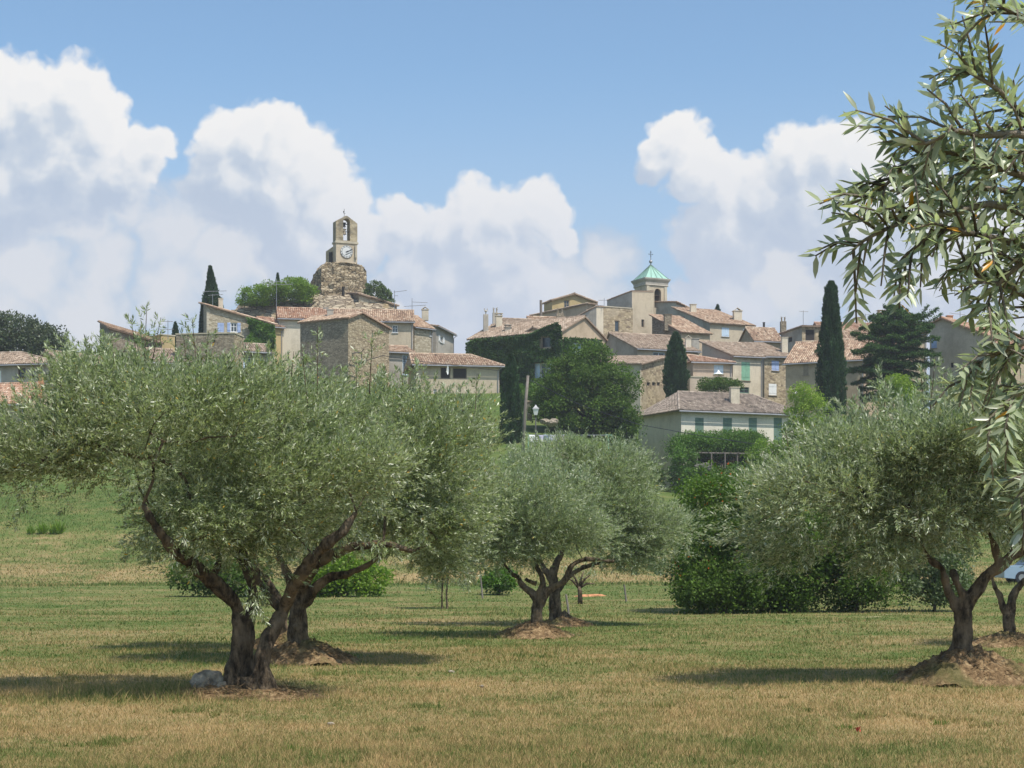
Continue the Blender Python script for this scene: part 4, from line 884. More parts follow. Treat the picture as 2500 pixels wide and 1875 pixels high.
def house(name, label, A, B, L=None, Spx=None, roof=None, wall='pl_beige', side=None, tile='tileA', wins=(), chims=(), ov=0.35, og=0.22, base=None, gutter=True, cat='house', group=None, quoins=False, cw=0.24, back=True):
    """A=(px,depth) left-front corner, B=(px,depth) right-front corner, L depth or Spx pixel of the far left corner"""
    HN[0] += 1
    P = Vector((X(A[0], A[1]), A[1], 0)); Q = Vector((X(B[0], B[1]), B[1], 0)); u = (Q-P); W_ = u.length; u = u/W_; n = Vector((-u.y, u.x, 0))
    if Spx is not None:
        k = (Spx-1250)/FP; L = (k*P.y-P.x)/(n.x-k*n.y)
        if L < 2 or L > 25: print('house', name, label[:30], 'L', L); L = 8
    S = P+n*L; T = Q+n*L
    def pt(a, b): return P+u*(a*W_)+n*(b*L)
    kind = roof[0]; rf = Roof(HN[0]); hz = {}
    if kind == 'plane':      # py at A, at B, at far-left corner
        zA = Z(roof[1], P.y); zB = Z(roof[2], Q.y); zS = Z(roof[3], S.y)
        f = lambda a, b: zA+(zB-zA)*a+(zS-zA)*b; br = ([], [])
    elif kind == 'ridge_u':  # front eave py (at A), ridge py at (0,vr), back eave drop, vr
        vr = roof[4] if len(roof) > 4 else .5; z0 = Z(roof[1], P.y); z1 = Z(roof[2], pt(0, vr).y); zb = z1-(z1-z0)*(roof[3] if len(roof) > 3 and roof[3] is not None else 1)
        f = lambda a, b: z0+(z1-z0)*b/vr if b <= vr else z1+(zb-z1)*(b-vr)/(1-vr); br = ([], [vr])
    elif kind == 'ridge_v':  # left eave py at A, ridge py at (ur,0), right eave py at B, ur
        ur = roof[4]; z0 = Z(roof[1], P.y); z1 = Z(roof[2], pt(ur, 0).y); z2 = Z(roof[3], Q.y)
        f = lambda a, b: z0+(z1-z0)*a/ur if a <= ur else z1+(z2-z1)*(a-ur)/(1-ur); br = ([ur], [])
    elif kind in ('hip', 'flat'):
        z0 = Z(roof[1], P.y); f = lambda a, b: z0; br = ([], [])
    zb_ = base if base is not None else min(gz(q.x, q.y) for q in (P, Q, S, T))-0.6
    root = thing(name, label, cat, (P.x, P.y, zb_), group)
    wl = {'front': [], 'left': [], 'right': []}; ends = {'front': (P, Q), 'left': (S, P), 'right': (Q, T)}
    wspec = []
    for w in wins:
        sd, x0, x1, y0, y1, kd = w[:6]; col = w[6] if len(w) > 6 else 'frame'; a, b = ends[sd]; t0 = hit(a, b, x0); t1 = hit(a, b, x1)
        if t0 > t1: t0, t1 = t1, t0
        t0 = max(.01, t0); t1 = min(.99, t1)
        if t1-t0 < .005: print('bad window', label[:30], w); continue
        dd = a.y+(b.y-a.y)*(t0+t1)/2; z0_, z1_ = Z(y1, dd), Z(y0, dd); wl[sd].append((t0, t1, z0_, z1_)); wspec.append((sd, t0, t1, z0_, z1_, kd, col))
    side = side or wall  # darker side materials mostly put the shade of left walls into colour
    m1 = MB(); wall_side(m1, P, Q, zb_, Top(lambda t: f(t, 0), br[0]), wl['front'])
    m2 = MB() if side != wall else m1
    wall_side(m2, S, P, zb_, Top(lambda t: f(0, 1-t), [1-q for q in br[1]]), wl['left'])
    wall_side(m2, Q, T, zb_, Top(lambda t: f(1, t), br[1]), wl['right'])
    wall_side(m2, T, S, zb_, Top(lambda t: f(1-t, 1), [1-q for q in br[0]]), [])
    m1.build('wall', M[wall], root)
    if m2 is not m1: m2.build('wall', M[side], root)
    for (sd, t0, t1, z0_, z1_, kd, col) in wspec: make_window(root, *ends[sd], t0, t1, z0_, z1_, kd, M[col])
    oa, ob = og/W_, ov/L
    def R3(a, b, lift=.05):
        q = pt(a, b); return Vector((q.x, q.y, f(min(max(a, 0), 1), min(max(b, 0), 1))+lift))
    def E3(a, b, a0, b0):   # extrapolate f linearly beyond the wall, from inner ref point
        q = pt(a, b); ai, bi = min(max(a, 0), 1), min(max(b, 0), 1); g = f(ai, bi)
        if a != ai: s_ = (f(ai, bi)-f(ai-(.02 if ai > .5 else -.02), bi))/(.02); g += s_*abs(a-ai)
        if b != bi: s_ = (f(ai, bi)-f(ai, bi-(.02 if bi > .5 else -.02)))/(.02); g += s_*abs(b-bi)
        return Vector((q.x, q.y, g+.05))
    E = lambda a, b: E3(a, b, a, b)
    if kind == 'plane':
        c = [E(-oa, -ob), E(1+oa, -ob), E(1+oa, 1+ob), E(-oa, 1+ob)]; gx_, gy_ = (zB-zA)/W_, (zS-zA)/L
        if abs(gy_) >= abs(gx_)*0.8: rf.facet(c if gy_ > 0 else [c[2], c[3], c[0], c[1]], cw)
        elif gx_ < 0: rf.facet([c[1], c[2], c[3], c[0]], cw)
        else: rf.facet([c[3], c[0], c[1], c[2]], cw)
    elif kind == 'ridge_u':
        rf.facet([E(-oa, -ob), E(1+oa, -ob), E(1+oa, vr), E(-oa, vr)], cw); rf.facet([E(1+oa, 1+ob), E(-oa, 1+ob), E(-oa, vr), E(1+oa, vr)], cw)
        rf.ridge(E(-oa, vr)+Vector((0, 0, .05)), E(1+oa, vr)+Vector((0, 0, .05)))
    elif kind == 'ridge_v':
        rf.facet([E(-oa, 1+ob), E(-oa, -ob), E(ur, -ob), E(ur, 1+ob)], cw); rf.facet([E(1+oa, -ob), E(1+oa, 1+ob), E(ur, 1+ob), E(ur, -ob)], cw)
        rf.ridge(E(ur, -ob)+Vector((0, 0, .05)), E(ur, 1+ob)+Vector((0, 0, .05)))
    elif kind == 'hip':      # eave py, ridge z rise, ridge ends a0,a1 at b=.5
        rise, a0, a1 = roof[2], roof[3], roof[4]; sl = rise/(L*.5)
        c = [Vector((*pt(a, b).xy, z0-ov*sl*.6+.05)) for a, b in ((-ov/W_, -ob), (1+ov/W_, -ob), (1+ov/W_, 1+ob), (-ov/W_, 1+ob))]
        r0 = Vector((*pt(a0, .5).xy, z0+rise)); r1 = Vector((*pt(a1, .5).xy, z0+rise))
        rf.facet([c[0], c[1], r1, r0], cw); rf.facet([c[1], c[2], r1], cw); rf.facet([c[2], c[3], r0, r1], cw); rf.facet([c[3], c[0], r0], cw)
        up_ = Vector((0, 0, .05)); rf.ridge(c[0]+up_, r0+up_); rf.ridge(c[1]+up_, r1+up_); rf.ridge(r0+up_, r1+up_)
    if kind == 'flat':
        mb = MB(); mb.box(Vector((*pt(.5, .5).xy, z0+.06)), (W_+.12, L+.12, .12), u); ro = mb.build('roof', M['quoin'], root)
    else: ro = rf.build(M[tile], root)
    for ch in chims:
        px_, b_, top, w_, h_, mt, cap = ch   # px, v position, top py, width, height, material, cap
        Pv = P+n*(b_*L); Qv = Q+n*(b_*L); t = hit(Pv, Qv, px_); q = Pv.lerp(Qv, t); zt = Z(top, q.y)
        chimney(ro, (q.x, q.y, zt-h_), w_, w_*.8, h_, M[mt], cap)
    if gutter and kind in ('ridge_u', 'hip') or (gutter and kind == 'plane' and roof[3] < roof[1]):
        a = E(-oa, -ob) if kind != 'hip' else c[0]; b = E(1+oa, -ob) if kind != 'hip' else c[1]; off = Vector((u.y, -u.x, 0))*.07-Vector((0, 0, .1))
        mb = MB(); mb.tube([a+off, b+off], .07, 7)
        e = b+off-u*.15; g = Vector((Q.x, Q.y, 0))-u*.15-n*.08; mb.tube([e, Vector((g.x, g.y, e.z-.35)), Vector((g.x, g.y, zb_+.4))], .05, 6); mb.build('gutter', M['zinc'], root)
    if quoins:
        mb = MB(); z = zb_
        while z < f(0, 0)-.3:
            mb.box(Vector((P.x, P.y, z+.16))+u*.18-n*.015, (.42, .06, .3), u); mb.box(Vector((P.x, P.y, z+.48))+u*.12-n*.015, (.28, .06, .3), u); z += .64
        mb.build('quoins', M['quoin'], root)
    root['W'] = W_; root['L'] = L
    return root
V_ = 'pale stone and render houses of the hill village'
# ---- left cluster
house('house', 'low front house with orange tiles at the far left edge', (-60,158), (60,157), L=7, roof=('ridge_u',985,940), wall='pl_tan', tile='tileC', chims=[(100,.35,930,.5,.8,'terracotta','pots')], group=V_)
house('house', 'house at left edge with recessed balcony and hipped brown roof', (-160,171), (138,168), L=4.6, roof=('hip',893,1.35,.2,.62), wall='pl_grey', side='pl_cream', tile='tileB', ov=.45, wins=[('front',-8,3,905,935,'shut','white'),('front',44,62,899,922,'pane','brownp'),('front',78,84,899,925,'hole','brownp')], group=V_)  # grey front stands for balcony shade, cream side for sun, as colour
house('house', 'ochre walled house with broad hipped roof behind the big olive crown', (180,172), (330,178), L=9, roof=('ridge_u',906,858), wall='pl_ochre', tile='tileB', wins=[('front',232,245,918,935,'hole')], chims=[(216,.4,866,.8,1.0,'pl_grey','flat')], group=V_)
house('stone_house', 'dark rubble house with sloping lean-to roof under the tall olive sprout', (267,185), (395,187), L=8, roof=('plane',800,838,786), wall='stoneC', tile='tileA', gutter=False, group=V_, wins=[('front',353,362,828,850,'hole')])
house('shed', 'small ochre wall with flat top right of the lean-to stone house', (393,188), (427,189), L=5, roof=('flat',818), wall='pl_ochre', cat='shed', group=V_)
house('house', 'low pale house between ochre house and round ended barn', (330,176), (440,178), L=8, roof=('ridge_u',880,850), wall='pl_cream', tile='tileB', group=V_)
house('stone_barn', 'dark rubble barn with flat top and sunlit curved end', (572,178), (594,181), Spx=430, roof=('flat',814), wall='stoneA', side='stoneC', wins=[('left',517,526,829,838,'hole'),('front',581,585,860,873,'hole')], gutter=False, cat='barn', group=V_)  # side wall in the darker stone copy, its shade put into colour
house('stone_house', 'rubble gable house with pale blue shutters below the cypress', (505,195), (672,197), L=9, roof=('plane',745,792,741), wall='stoneB', tile='tileA', gutter=False, wins=[('front',531,547,788,811,'shut','blue'),('front',563,579,788,811,'open','blue')], chims=[(539,.35,730,.5,1.4,'pl_cream','flat')], quoins=True, group=V_)
house('house', 'narrow ochre house behind the ivy of the blue shuttered house', (655,203), (690,204), L=6, roof=('ridge_u',795,776), wall='pl_ochre', tile='tileC', group=V_)
house('house', 'tiny low house with white shuttered window under the ivy', (592,182), (655,183), L=5, roof=('ridge_u',856,840), wall='stoneC', tile='tileB', wins=[('front',599,613,874,899,'open','paleblue')], group=V_)
house('house', 'cream rendered house with pinkish tiles and rough stone left edge', (681,204), (800,205), L=6, roof=('ridge_u',775,753), wall='pl_cream', tile='tileC', quoins=True, group=V_)
house('house', 'rendered house with long pink roof and small blue window', (800,206), (1009,207), L=6.5, roof=('ridge_u',781,757), wall='pl_beige', tile='tileA', wins=[('front',958,971,794,812,'pane','white')], chims=[(796,.3,752,.6,.8,'pl_grey','flat')], group=V_)
house('shed', 'low rendered annexe with glazed door below the long pink roof', (950,196), (1010,197), L=4, roof=('ridge_u',858,845,1,.8), wall='pl_grey', tile='tileA', wins=[('front',983,1001,866,915,'pane','paleblue')], cat='annexe', group=V_)
house('stone_house', 'prominent dark rubble house with lit gable at the centre left', (850,186), (950,192), Spx=733, roof=('ridge_v',776,764,803,.30), wall='stoneA', side='stoneC', tile='tileA', gutter=False, wins=[('left',776,782,812,830,'hole')], chims=[(806,.62,757,.7,1.2,'pl_grey','flat')], group=V_, ov=.3)  # shaded left wall painted with the darker rubble copy
house('house', 'stone house with short tiled roof and rounded sunlit corner', (1012,208), (1056,210), L=6, roof=('ridge_u',796,768), wall='stoneB', tile='tileA', wins=[('front',1049,1053,805,820,'pane','white')], chims=[(1038,.5,757,.8,.5,'pl_cream','tent')], group=V_)
house('house', 'small house with stepped roof and white shutters beside rounded corner', (1064,214), (1107,222), L=6, roof=('plane',796,818,784), wall='pl_grey', tile='tileB', wins=[('front',1074,1081,821,836,'open','white')], group=V_)
house('house', 'wide low house with big pink tiled roof and satellite dish', (1016,183), (1219,184.5), L=8, base=8.0, roof=('hip',889,1.55,-.03,.72), wall='pl_beige', tile='tileA', ov=.5, wins=[('front',1075,1100,896,925,'hole'),('front',1105,1140,898,925,'hole'),('front',1058,1066,950,962,'pane','white')], group=V_)
mb = MB(); b = W(1091, 904, 182.0)
for i in range(10):
    a0, a1 = i*.628, (i+1)*.628; mb.poly([b, b+Vector((.12*math.cos(a0)+.1, -.1, .5*math.sin(a0))), b+Vector((.12*math.cos(a1)+.1, -.1, .5*math.sin(a1)))])
mb.tube([b, b+Vector((-.1, .8, -.1))], .04, 5); tag(mb.build('satellite_dish', M['white']), 'white satellite dish on the wide low house', 'satellite dish')
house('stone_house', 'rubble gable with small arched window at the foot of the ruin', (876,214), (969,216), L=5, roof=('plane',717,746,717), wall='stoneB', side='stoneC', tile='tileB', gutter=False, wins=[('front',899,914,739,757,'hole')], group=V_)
# ---- right cluster
house('house', 'foreground house with pale green wall, grey shutters and hipped roof', (1663,160), (1950,165), Spx=1558, roof=('hip',1000,2.1,.16,.80), wall='pl_white', side='pl_cream', tile='tileD', ov=.5,
      wins=[('front',a,b,1020,1088,'shut','dgreen') for a, b in ((1697,1718),(1765,1787),(1828,1848),(1889,1909))], chims=[(1793,.22,947,.85,1.9,'pl_cream','flat')], group=V_, cw=.26)
house('stone_house', 'golden rubble house with three small square openings', (1562,184), (1628,190), L=6, roof=('plane',889,871,889), wall='stoneD', side='quoin', tile='tileB', gutter=False, wins=[('front',1579,1588,933,943,'hole','brownp'),('front',1592,1601,933,943,'hole','brownp'),('front',1604,1612,933,943,'hole','brownp')], quoins=True, group=V_)
house('house', 'house with broad brown roof and skylight above the stone house', (1556,203), (1705,206), Spx=1468, roof=('ridge_u',850,814,.9,.75), wall='pl_beige', side='pl_grey', tile='tileB', wins=[('front',1594,1623,860,885,'pane','paleblue')], chims=[(1680,.15,827,.7,1.1,'pl_cream','tent'),(1697,.3,828,.9,1.2,'pl_grey','flat')], group=V_)
house('ivy_house', 'large house smothered in dark ivy with pale blue shutters', (1146,191), (1371,184), L=9, roof=('ridge_u',828,795), wall='pl_tan', tile='tileB', ov=.25, gutter=False,
      wins=[('front',1322,1345,822,849,'sur','white'),('front',1319,1344,886,922,'open','paleblue')],
      chims=[(1186,.25,768,.55,1.9,'pl_grey','finial'),(1209,.55,764,.6,1.9,'pl_grey','pots'),(1218,.4,772,.7,1.5,'pl_cream','slab'),(1240,.2,800,.7,.6,'pl_grey','slab')], group=V_)
house('house', 'ivy edged right wing with large closed pale blue shutters', (1373,184), (1463,189), L=8, roof=('ridge_u',828,800), wall='pl_tan', tile='tileB', ov=.3, gutter=False, wins=[('front',1394,1418,835,867,'shut','paleblue')], chims=[(1385,.3,792,.7,.7,'pl_cream','slab')], group=V_)
house('house', 'cream wall house with low roof behind the ivy house chimneys', (1228,203), (1306,204), L=5, roof=('ridge_u',789,779), wall='pl_cream', tile='tileB', group=V_)
house('house', 'low roofed house between ivy house and ochre gable', (1300,206), (1400,207), L=5, roof=('ridge_u',786,775), wall='pl_pink', tile='tileA', chims=[(1367,.2,765,.9,1.2,'stoneC','pots')], group=V_)
house('house', 'ochre gable house with one tall window near the skyline', (1348,226), (1454,228), Spx=1328, roof=('ridge_v',733,718,738,.5), wall='pl_ochre', side='pl_ochre', tile='tileB', wins=[('front',1377,1390,733,756,'pane','frame')], gutter=False, group=V_)
house('house', 'small tan house with slanting roof before the ochre gable', (1432,220), (1452,222), Spx=1412, roof=('plane',742,744,770), wall='pl_tan', side='pl_tan', tile='tileB', gutter=False, group=V_)
house('house', 'grey rendered building with long slanting side wall', (1456,211), (1473,213), Spx=1398, roof=('plane',748,749,780), wall='pl_cream', side='pl_grey', tile='tileB', gutter=False, og=.05, ov=.05, group=V_)
house('stone_house', 'flat topped rubble facade with cream framed window', (1473,213.2), (1545,215), L=5, roof=('flat',749), wall='stoneD', wins=[('front',1501,1512,783,810,'sur','quoin')], group=V_)
house('house', 'tall plain beige block with small window beside the church tower', (1543,221), (1595,224), Spx=1482, roof=('plane',711,712,734), wall='pl_beige', side='pl_grey', tile='tileB', gutter=False, og=.03, ov=.03, wins=[('front',1566,1573,780,799,'hole')], group=V_)
house('church_nave', 'long roofed church house with blue shutters right of the tower', (1733,228), (1839,231), Spx=1645, roof=('plane',788,795,752), wall='pl_beige', side='pl_grey', tile='tileA', gutter=False, wins=[('front',1762,1780,800,822,'shut','paleblue'),('front',1814,1827,803,822,'shut','white'),('left',1667,1671,772,782,'hole')],
      chims=[(1692,.72,744,.8,1.1,'pl_cream','flat'),(1800,.3,760,1.1,1.3,'pl_cream','tent')], cat='house', group=V_)
house('house', 'house with steep roof end rising behind the church house', (1650,238), (1690,240), Spx=1628, roof=('plane',738,757,738), wall='pl_grey', side='pl_grey', tile='tileA', gutter=False, group=V_)
house('stone_house', 'dark rubble sided house with orange speckled roof under the tower', (1663,214), (1732,217), Spx=1592, roof=('plane',810,814,771), wall='pl_tan', side='stoneC', tile='tileA', gutter=False, chims=[(1630,.45,769,.9,1.2,'stoneC','flat')], group=V_)
house('house', 'house with reddish roof and white parasol on its terrace', (1692,190), (1787,191), L=5, roof=('hip',883,1.0,.02,.14), wall='pl_pink', tile='tileC', wins=[('front',1743,1766,891,914,'shut','paleblue')], group=V_)
house('house', 'pale house with tall green shutters at the centre right', (1789,192), (1861,194), Spx=1714, roof=('plane',868,871,836), wall='pl_cream', side='pl_grey', tile='tileB', wins=[('front',1810,1831,884,929,'shut','green'),('front',1806,1829,945,960,'pane','dgreen')], group=V_)
house('stone_house', 'golden stone house with blue upper and white lower shutters', (1866,198), (1936,200), Spx=1796, roof=('plane',869,870,839), wall='stoneD', side='pl_grey', tile='tileB', wins=[('front',1884,1902,881,905,'shut','blue'),('front',1877,1896,937,965,'shut','white')], chims=[(1915,.25,825,.7,1.5,'pl_cream','flat')], group=V_)
house('house', 'plain tan house with one shuttered window left of the tall cypress', (1918,188), (2110,184), L=8.5, roof=('ridge_u',885,838), wall='pl_tan', tile='tileA', wins=[('front',1961,1974,887,916,'shut','frame')], group=V_)
house('house', 'small pale roofed house on the skyline right of the church house', (1842,216), (1908,217), L=5, roof=('ridge_u',829,801), wall='pl_tan', tile='tileA', chims=[(1912,.6,785,.7,.9,'stoneC','pots'),(1865,.9,788,.25,1.2,'iron','flat')], group=V_)
house('stone_house', 'stone house with open loggia posts on the skyline', (1958,213), (2012,214), Spx=1906, roof=('plane',797,798,815), wall='stoneD', side='pl_grey', tile='tileB', gutter=False, wins=[('left',1924,1934,822,836,'hole'),('front',1966,1990,803,833,'hole','pl_tan')], group=V_)
house('house', 'low red roofed house left of the cedar on the skyline', (2006,220), (2136,221), L=5, roof=('ridge_u',806,789), wall='pl_tan', tile='tileC', chims=[(2099,.5,781,.8,.8,'pl_tan','slab')], group=V_)
house('house', 'pink roofed house seen through the cedar branches', (2062,205), (2196,206), L=7, roof=('ridge_u',840,806), wall='pl_tan', tile='tileA', chims=[(2152,.8,764,.9,1.6,'pl_tan','slab')], group=V_)
house('house', 'tan gabled house behind the right side of the cedar', (2140,223), (2262,223), L=6, roof=('ridge_u',813,790), wall='pl_tan', tile='tileC', group=V_)
house('house', 'tall pinkish house with long red roof behind the near olive boughs', (2270,176), (2424,171.5), L=13, roof=('ridge_v',793,777,824,.2), wall='pl_pink', tile='tileC', gutter=False, wins=[('front',2320,2328,885,898,'hole'),('front',2274,2287,826,850,'shut','blue')], chims=[(2318,.5,772,.6,.9,'terracotta','flat'),(2345,.3,786,.5,1.0,'pl_cream','flat')], group=V_)
house('house', 'tan house with red roof at the right edge of the village', (2436,170), (2580,171), L=8, roof=('ridge_u',852,818), wall='pl_tan', tile='tileC', wins=[('front',2452,2466,880,905,'shut','brownp')], group=V_)
house('terrace', 'rendered garden terrace below the white parasol', (1684,186.2), (1787,187), L=3.6, roof=('flat',921), wall='pl_pink', cat='terrace')
# ---- ivy and wall plants
def inpoly(x, y, poly):
    c = np.zeros(len(x), bool); n = len(poly)
    for i in range(n):
        (x0, y0), (x1, y1) = poly[i], poly[(i+1) % n]
        c ^= ((y0 > y) != (y1 > y)) & (x < (x1-x0)*(y-y0)/(y1-y0+1e-9)+x0)
    return c
def wallplant(name, label, polys, A, B, n, leaf, mat, seed, holes=(), thick=.28, cat='climbing plant'):
    rng = np.random.default_rng(seed); P = Vector((X(A[0], A[1]), A[1], 0)); Q = Vector((X(B[0], B[1]), B[1], 0)); out = Vector((Q.y-P.y, -(Q.x-P.x), 0)).normalized()
    allp = np.array([p for q in polys for p in q]); x0, y0 = allp.min(0); x1, y1 = allp.max(0)
    px = rng.uniform(x0, x1, n*3); py = rng.uniform(y0, y1, n*3)+vnoise(px, px*0, .12, seed)*9; ok = np.zeros(n*3, bool)
    for q in polys: ok |= inpoly(px, py, q)
    for (a, b, c, d_) in holes: ok &= ~((px > a) & (px < b) & (py > c) & (py < d_))
    px, py = px[ok][:n], py[ok][:n]; m = len(px); k = (px-1250)/FP; dx, dy = Q.x-P.x, Q.y-P.y; t = (k*P.y-P.x)/(dx-k*dy)
    y = P.y+dy*t; x = P.x+dx*t; z = CZ+(HP-py)/FP*y; o = (vnoise(x, z, 1.3, seed+1)+.5)*thick+rng.random(m)*.12; x = x+out.x*o; y = y+out.y*o
    D = np.stack([rng.normal(size=m)*.8+out.x*.5, rng.normal(size=m)*.5+out.y*.5, rng.normal(size=m)*.5-.5], 1); N = np.tile([out.x, out.y, .5], (m, 1))
    root = thing(name, label, cat, (float(x.mean()), float(y.mean()), float(z.min())))
    V, F = leaf_quads(np.stack([x, y, z], 1), D, leaf*(.7+.6*rng.random(m)), leaf*.8*(.7+.5*rng.random(m)), rng, N)
    tt = np.clip(.45+vnoise(x, z, .9, seed+2)*.6+rng.normal(0, .18, m), 0, .95); arr('foliage', V, F, mat, root, {'tint': np.repeat(tt, 4)}); return root
wallplant('ivy', 'dark ivy covering the whole front of the ivy house', [[(1140,836),(1165,828),(1290,818),(1345,792),(1362,786),(1374,800),(1374,945),(1200,960),(1150,940)]], (1140,190.7), (1371,183.8), 30000, .22, M['ivy'], 61, holes=[(1319,1348,819,852),(1306,1357,884,924)])
wallplant('ivy', 'ivy framing the blue shutters of the right wing', [[(1372,822),(1465,830),(1466,850),(1425,880),(1425,945),(1372,945)]], (1373,183.8), (1463,188.8), 9000, .22, M['ivy'], 62, holes=[(1391,1421,834,869)])
wallplant('creeper', 'bright green creeper hanging over the blue shuttered stone house', [[(600,775),(625,782),(668,795),(672,850),(650,856),(588,842),(612,812)]], (505,194.8), (672,196.8), 6500, .2, M['vine'], 63, thick=.7)
# ---- rock hill with the ruin and belfry
def rockhill():
    xs = np.linspace(-46, -12, 130); ys = np.linspace(206, 246, 110); XX, YY = np.meshgrid(xs, ys); px = 1250+XX/YY*FP
    top = np.interp(px, [470, 520, 560, 590, 620, 700, 780, 880, 930, 965, 1000], [850, 800, 766, 748, 737, 730, 727, 727, 735, 752, 830])
    zt = CZ+(HP-top)/FP*218; zb = 24.0
    prof = np.clip((YY-208.5-vnoise(XX, YY, .35, 4)*2.5)/7.5, 0, 1)**.55; back = np.clip((246-YY)/10, 0, 1)
    z = zb+(zt-zb)*np.minimum(prof, back); zq = np.round(z/.7)*.7; z = z*.35+zq*.65+vnoise(XX, YY, 1.5, 6)*.35*(prof < .98)+vnoise(XX, YY, .5, 7)*.5
    nx_, ny_ = len(xs), len(ys); ii, jj = np.meshgrid(np.arange(nx_-1), np.arange(ny_-1)); q = (jj*nx_+ii).ravel()
    tag(arr('rock_hill', np.stack([XX.ravel(), YY.ravel(), z.ravel()], 1), np.stack([q, q+1, q+1+nx_, q+nx_], 1), M['rock']), kind='structure')
rockhill()
def slab(mb, P, Q, L, zb, top, opening=None, ns=28):
    """prism along P->Q of depth L with top(t) and an optional opening (t0,t1,z0,z1,arch height)"""
    u = (Q-P); n = Vector((-u.y, u.x, 0)).normalized(); brk = sorted(set([i/ns for i in range(ns+1)]+([opening[0], opening[1]] if opening else [])))
    def p(t, z, b): q = P+u*t+n*(b*L); return (q.x, q.y, z)
    def oz(t): t0, t1, z0, z1, ah = opening; s_ = (t-(t0+t1)/2)/((t1-t0)/2); return z1-ah*(1-math.sqrt(max(0, 1-s_*s_)))
    for a, b in zip(brk[:-1], brk[1:]):
        if b-a < 1e-6: continue
        m = (a+b)/2; spans = []
        if opening and opening[0] < m < opening[1]:
            spans = [(lambda t: zb, lambda t: opening[2]), (oz, top)]
            mb.poly([p(a, opening[2], 0), p(b, opening[2], 0), p(b, opening[2], 1), p(a, opening[2], 1)]); mb.poly([p(a, oz(a), 0), p(a, oz(a), 1), p(b, oz(b), 1), p(b, oz(b), 0)])
        else: spans = [(lambda t: zb, top)]
        for lo, hi in spans:
            mb.poly([p(a, lo(a), 0), p(b, lo(b), 0), p(b, hi(b), 0), p(a, hi(a), 0)]); mb.poly([p(b, lo(b), 1), p(a, lo(a), 1), p(a, hi(a), 1), p(b, hi(b), 1)])
        mb.poly([p(a, top(a), 0), p(b, top(b), 0), p(b, top(b), 1), p(a, top(a), 1)])
    mb.poly([p(0, zb, 1), p(0, zb, 0), p(0, top(0), 0), p(0, top(0), 1)]); mb.poly([p(1, zb, 0), p(1, zb, 1), p(1, top(1), 1), p(1, top(1), 0)])
    if opening:
        t0, t1, z0, z1, ah = opening; zs = z1-ah
        mb.poly([p(t0, z0, 0), p(t0, z0, 1), p(t0, zs, 1), p(t0, zs, 0)]); mb.poly([p(t1, z0, 1), p(t1, z0, 0), p(t1, zs, 0), p(t1, zs, 1)])
def rough_block(P, Q, L, zb, top, amp, seed, nu=46, nv=26, nz=34):
    """block with irregular stone faces; top(a,b) gives height"""
    u = Q-P; W_ = u.length; n = Vector((-u.y, u.x, 0)).normalized(); uh = u.normalized(); V = []; F = []; rng = np.random.default_rng(seed)
    def face(fn, na, nb):
        b0 = len(V)
        for j in range(nb):
            for i in range(na): V.append(fn(i/(na-1), j/(nb-1)))
        for j in range(nb-1):
            for i in range(na-1): q = b0+j*na+i; F.append((q, q+1, q+1+na, q+na))
    def disp(s_, z): return amp*(float(vnoise(s_*1.0, z*2.6, 1.1, seed))*1.4+float(vnoise(s_, round(z/.28)*3.1, 2.3, seed+1))*.9)
    def side(p0, dvec, outv, ln, tf):
        def fn(t, h):
            z = zb+(tf(t)-zb)*h; q = p0+dvec*(t*ln)+outv*(disp(t*ln+p0.x, z)*(1 if 0 < t < 1 else .4)); return (q.x, q.y, z)
        face(fn, max(6, int(ln*5)), nz)
    side(P, uh, -n, W_, lambda t: top(t, 0)); side(P+n*L, -n, -uh, L, lambda t: top(0, 1-t)); side(Q, n, uh, L, lambda t: top(1, t)); side(Q+n*L, -uh, n, W_, lambda t: top(1-t, 1))
    face(lambda a, b: tuple((P+u*a+n*(b*L)).xy)+(top(a, b)+(0.0 if a in (0, 1) or b in (0, 1) else amp*rng.uniform(-.5, 1)),), nu, nv)
    return V, F
dT = 217.0; bt = thing('bell_tower', 'ruined stone tower topped by a belfry with a white clock', 'bell tower', (X(840, dT), dT, 33.5))
P = Vector((X(784, 216.5), 216.5, 0)); Q = Vector((X(895, 219), 219, 0)); n_ = Vector((-(Q-P).y, (Q-P).x, 0)).normalized(); k = (753-1250)/FP; Ls = (k*P.y-P.x)/(n_.x-k*n_.y)
def rtop(a, b):
    py = np.interp(a, [0, .06, .12, .30, .33, .78, .80, .9, .96, 1], [657, 650, 643, 641, 640, 640, 642, 645, 650, 656]); q = np.interp(b, [0, .35, .6, 1], [0, 1, 10, 36]); return float(Z(py+q*(1-a*.7)+3*float(vnoise(a*9, b*9, 1, 3)), dT))
print('ruin depth', Ls)
V, F = rough_block(P, Q, min(Ls, 9), 31.0, rtop, .30, 8); o = arr('ruined_base', V, F, M['ruin'], bt)
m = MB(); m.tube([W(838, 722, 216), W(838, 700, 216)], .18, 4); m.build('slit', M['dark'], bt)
A_ = Vector((X(820, 218), 218, 0)); B_ = Vector((X(872.5, 219.1), 219.1, 0)); bu = (B_-A_); bl = bu.length; bu = bu.normalized(); bn = Vector((-bu.y, bu.x, 0)); bd = 1.3
def bz(py): return Z(py, 218.5)
def bp(px, py, off=0): t = hit(A_, B_, px); q = A_.lerp(B_, t)-bn*off; return Vector((q.x, q.y, bz(py)))
def tt(px): return hit(A_, B_, px)
topf = lambda t: bz(float(np.interp(t, [0, .12, .3, .42, .5, .58, .7, .88, 1], [541, 537, 532, 527.5, 526.5, 528, 533, 539, 544])))
m = MB(); slab(m, A_, B_, bd, bz(590), topf, (tt(838), tt(854.5), bz(587), bz(533), .42)); m.build('belfry', M['ashlar'], bt)
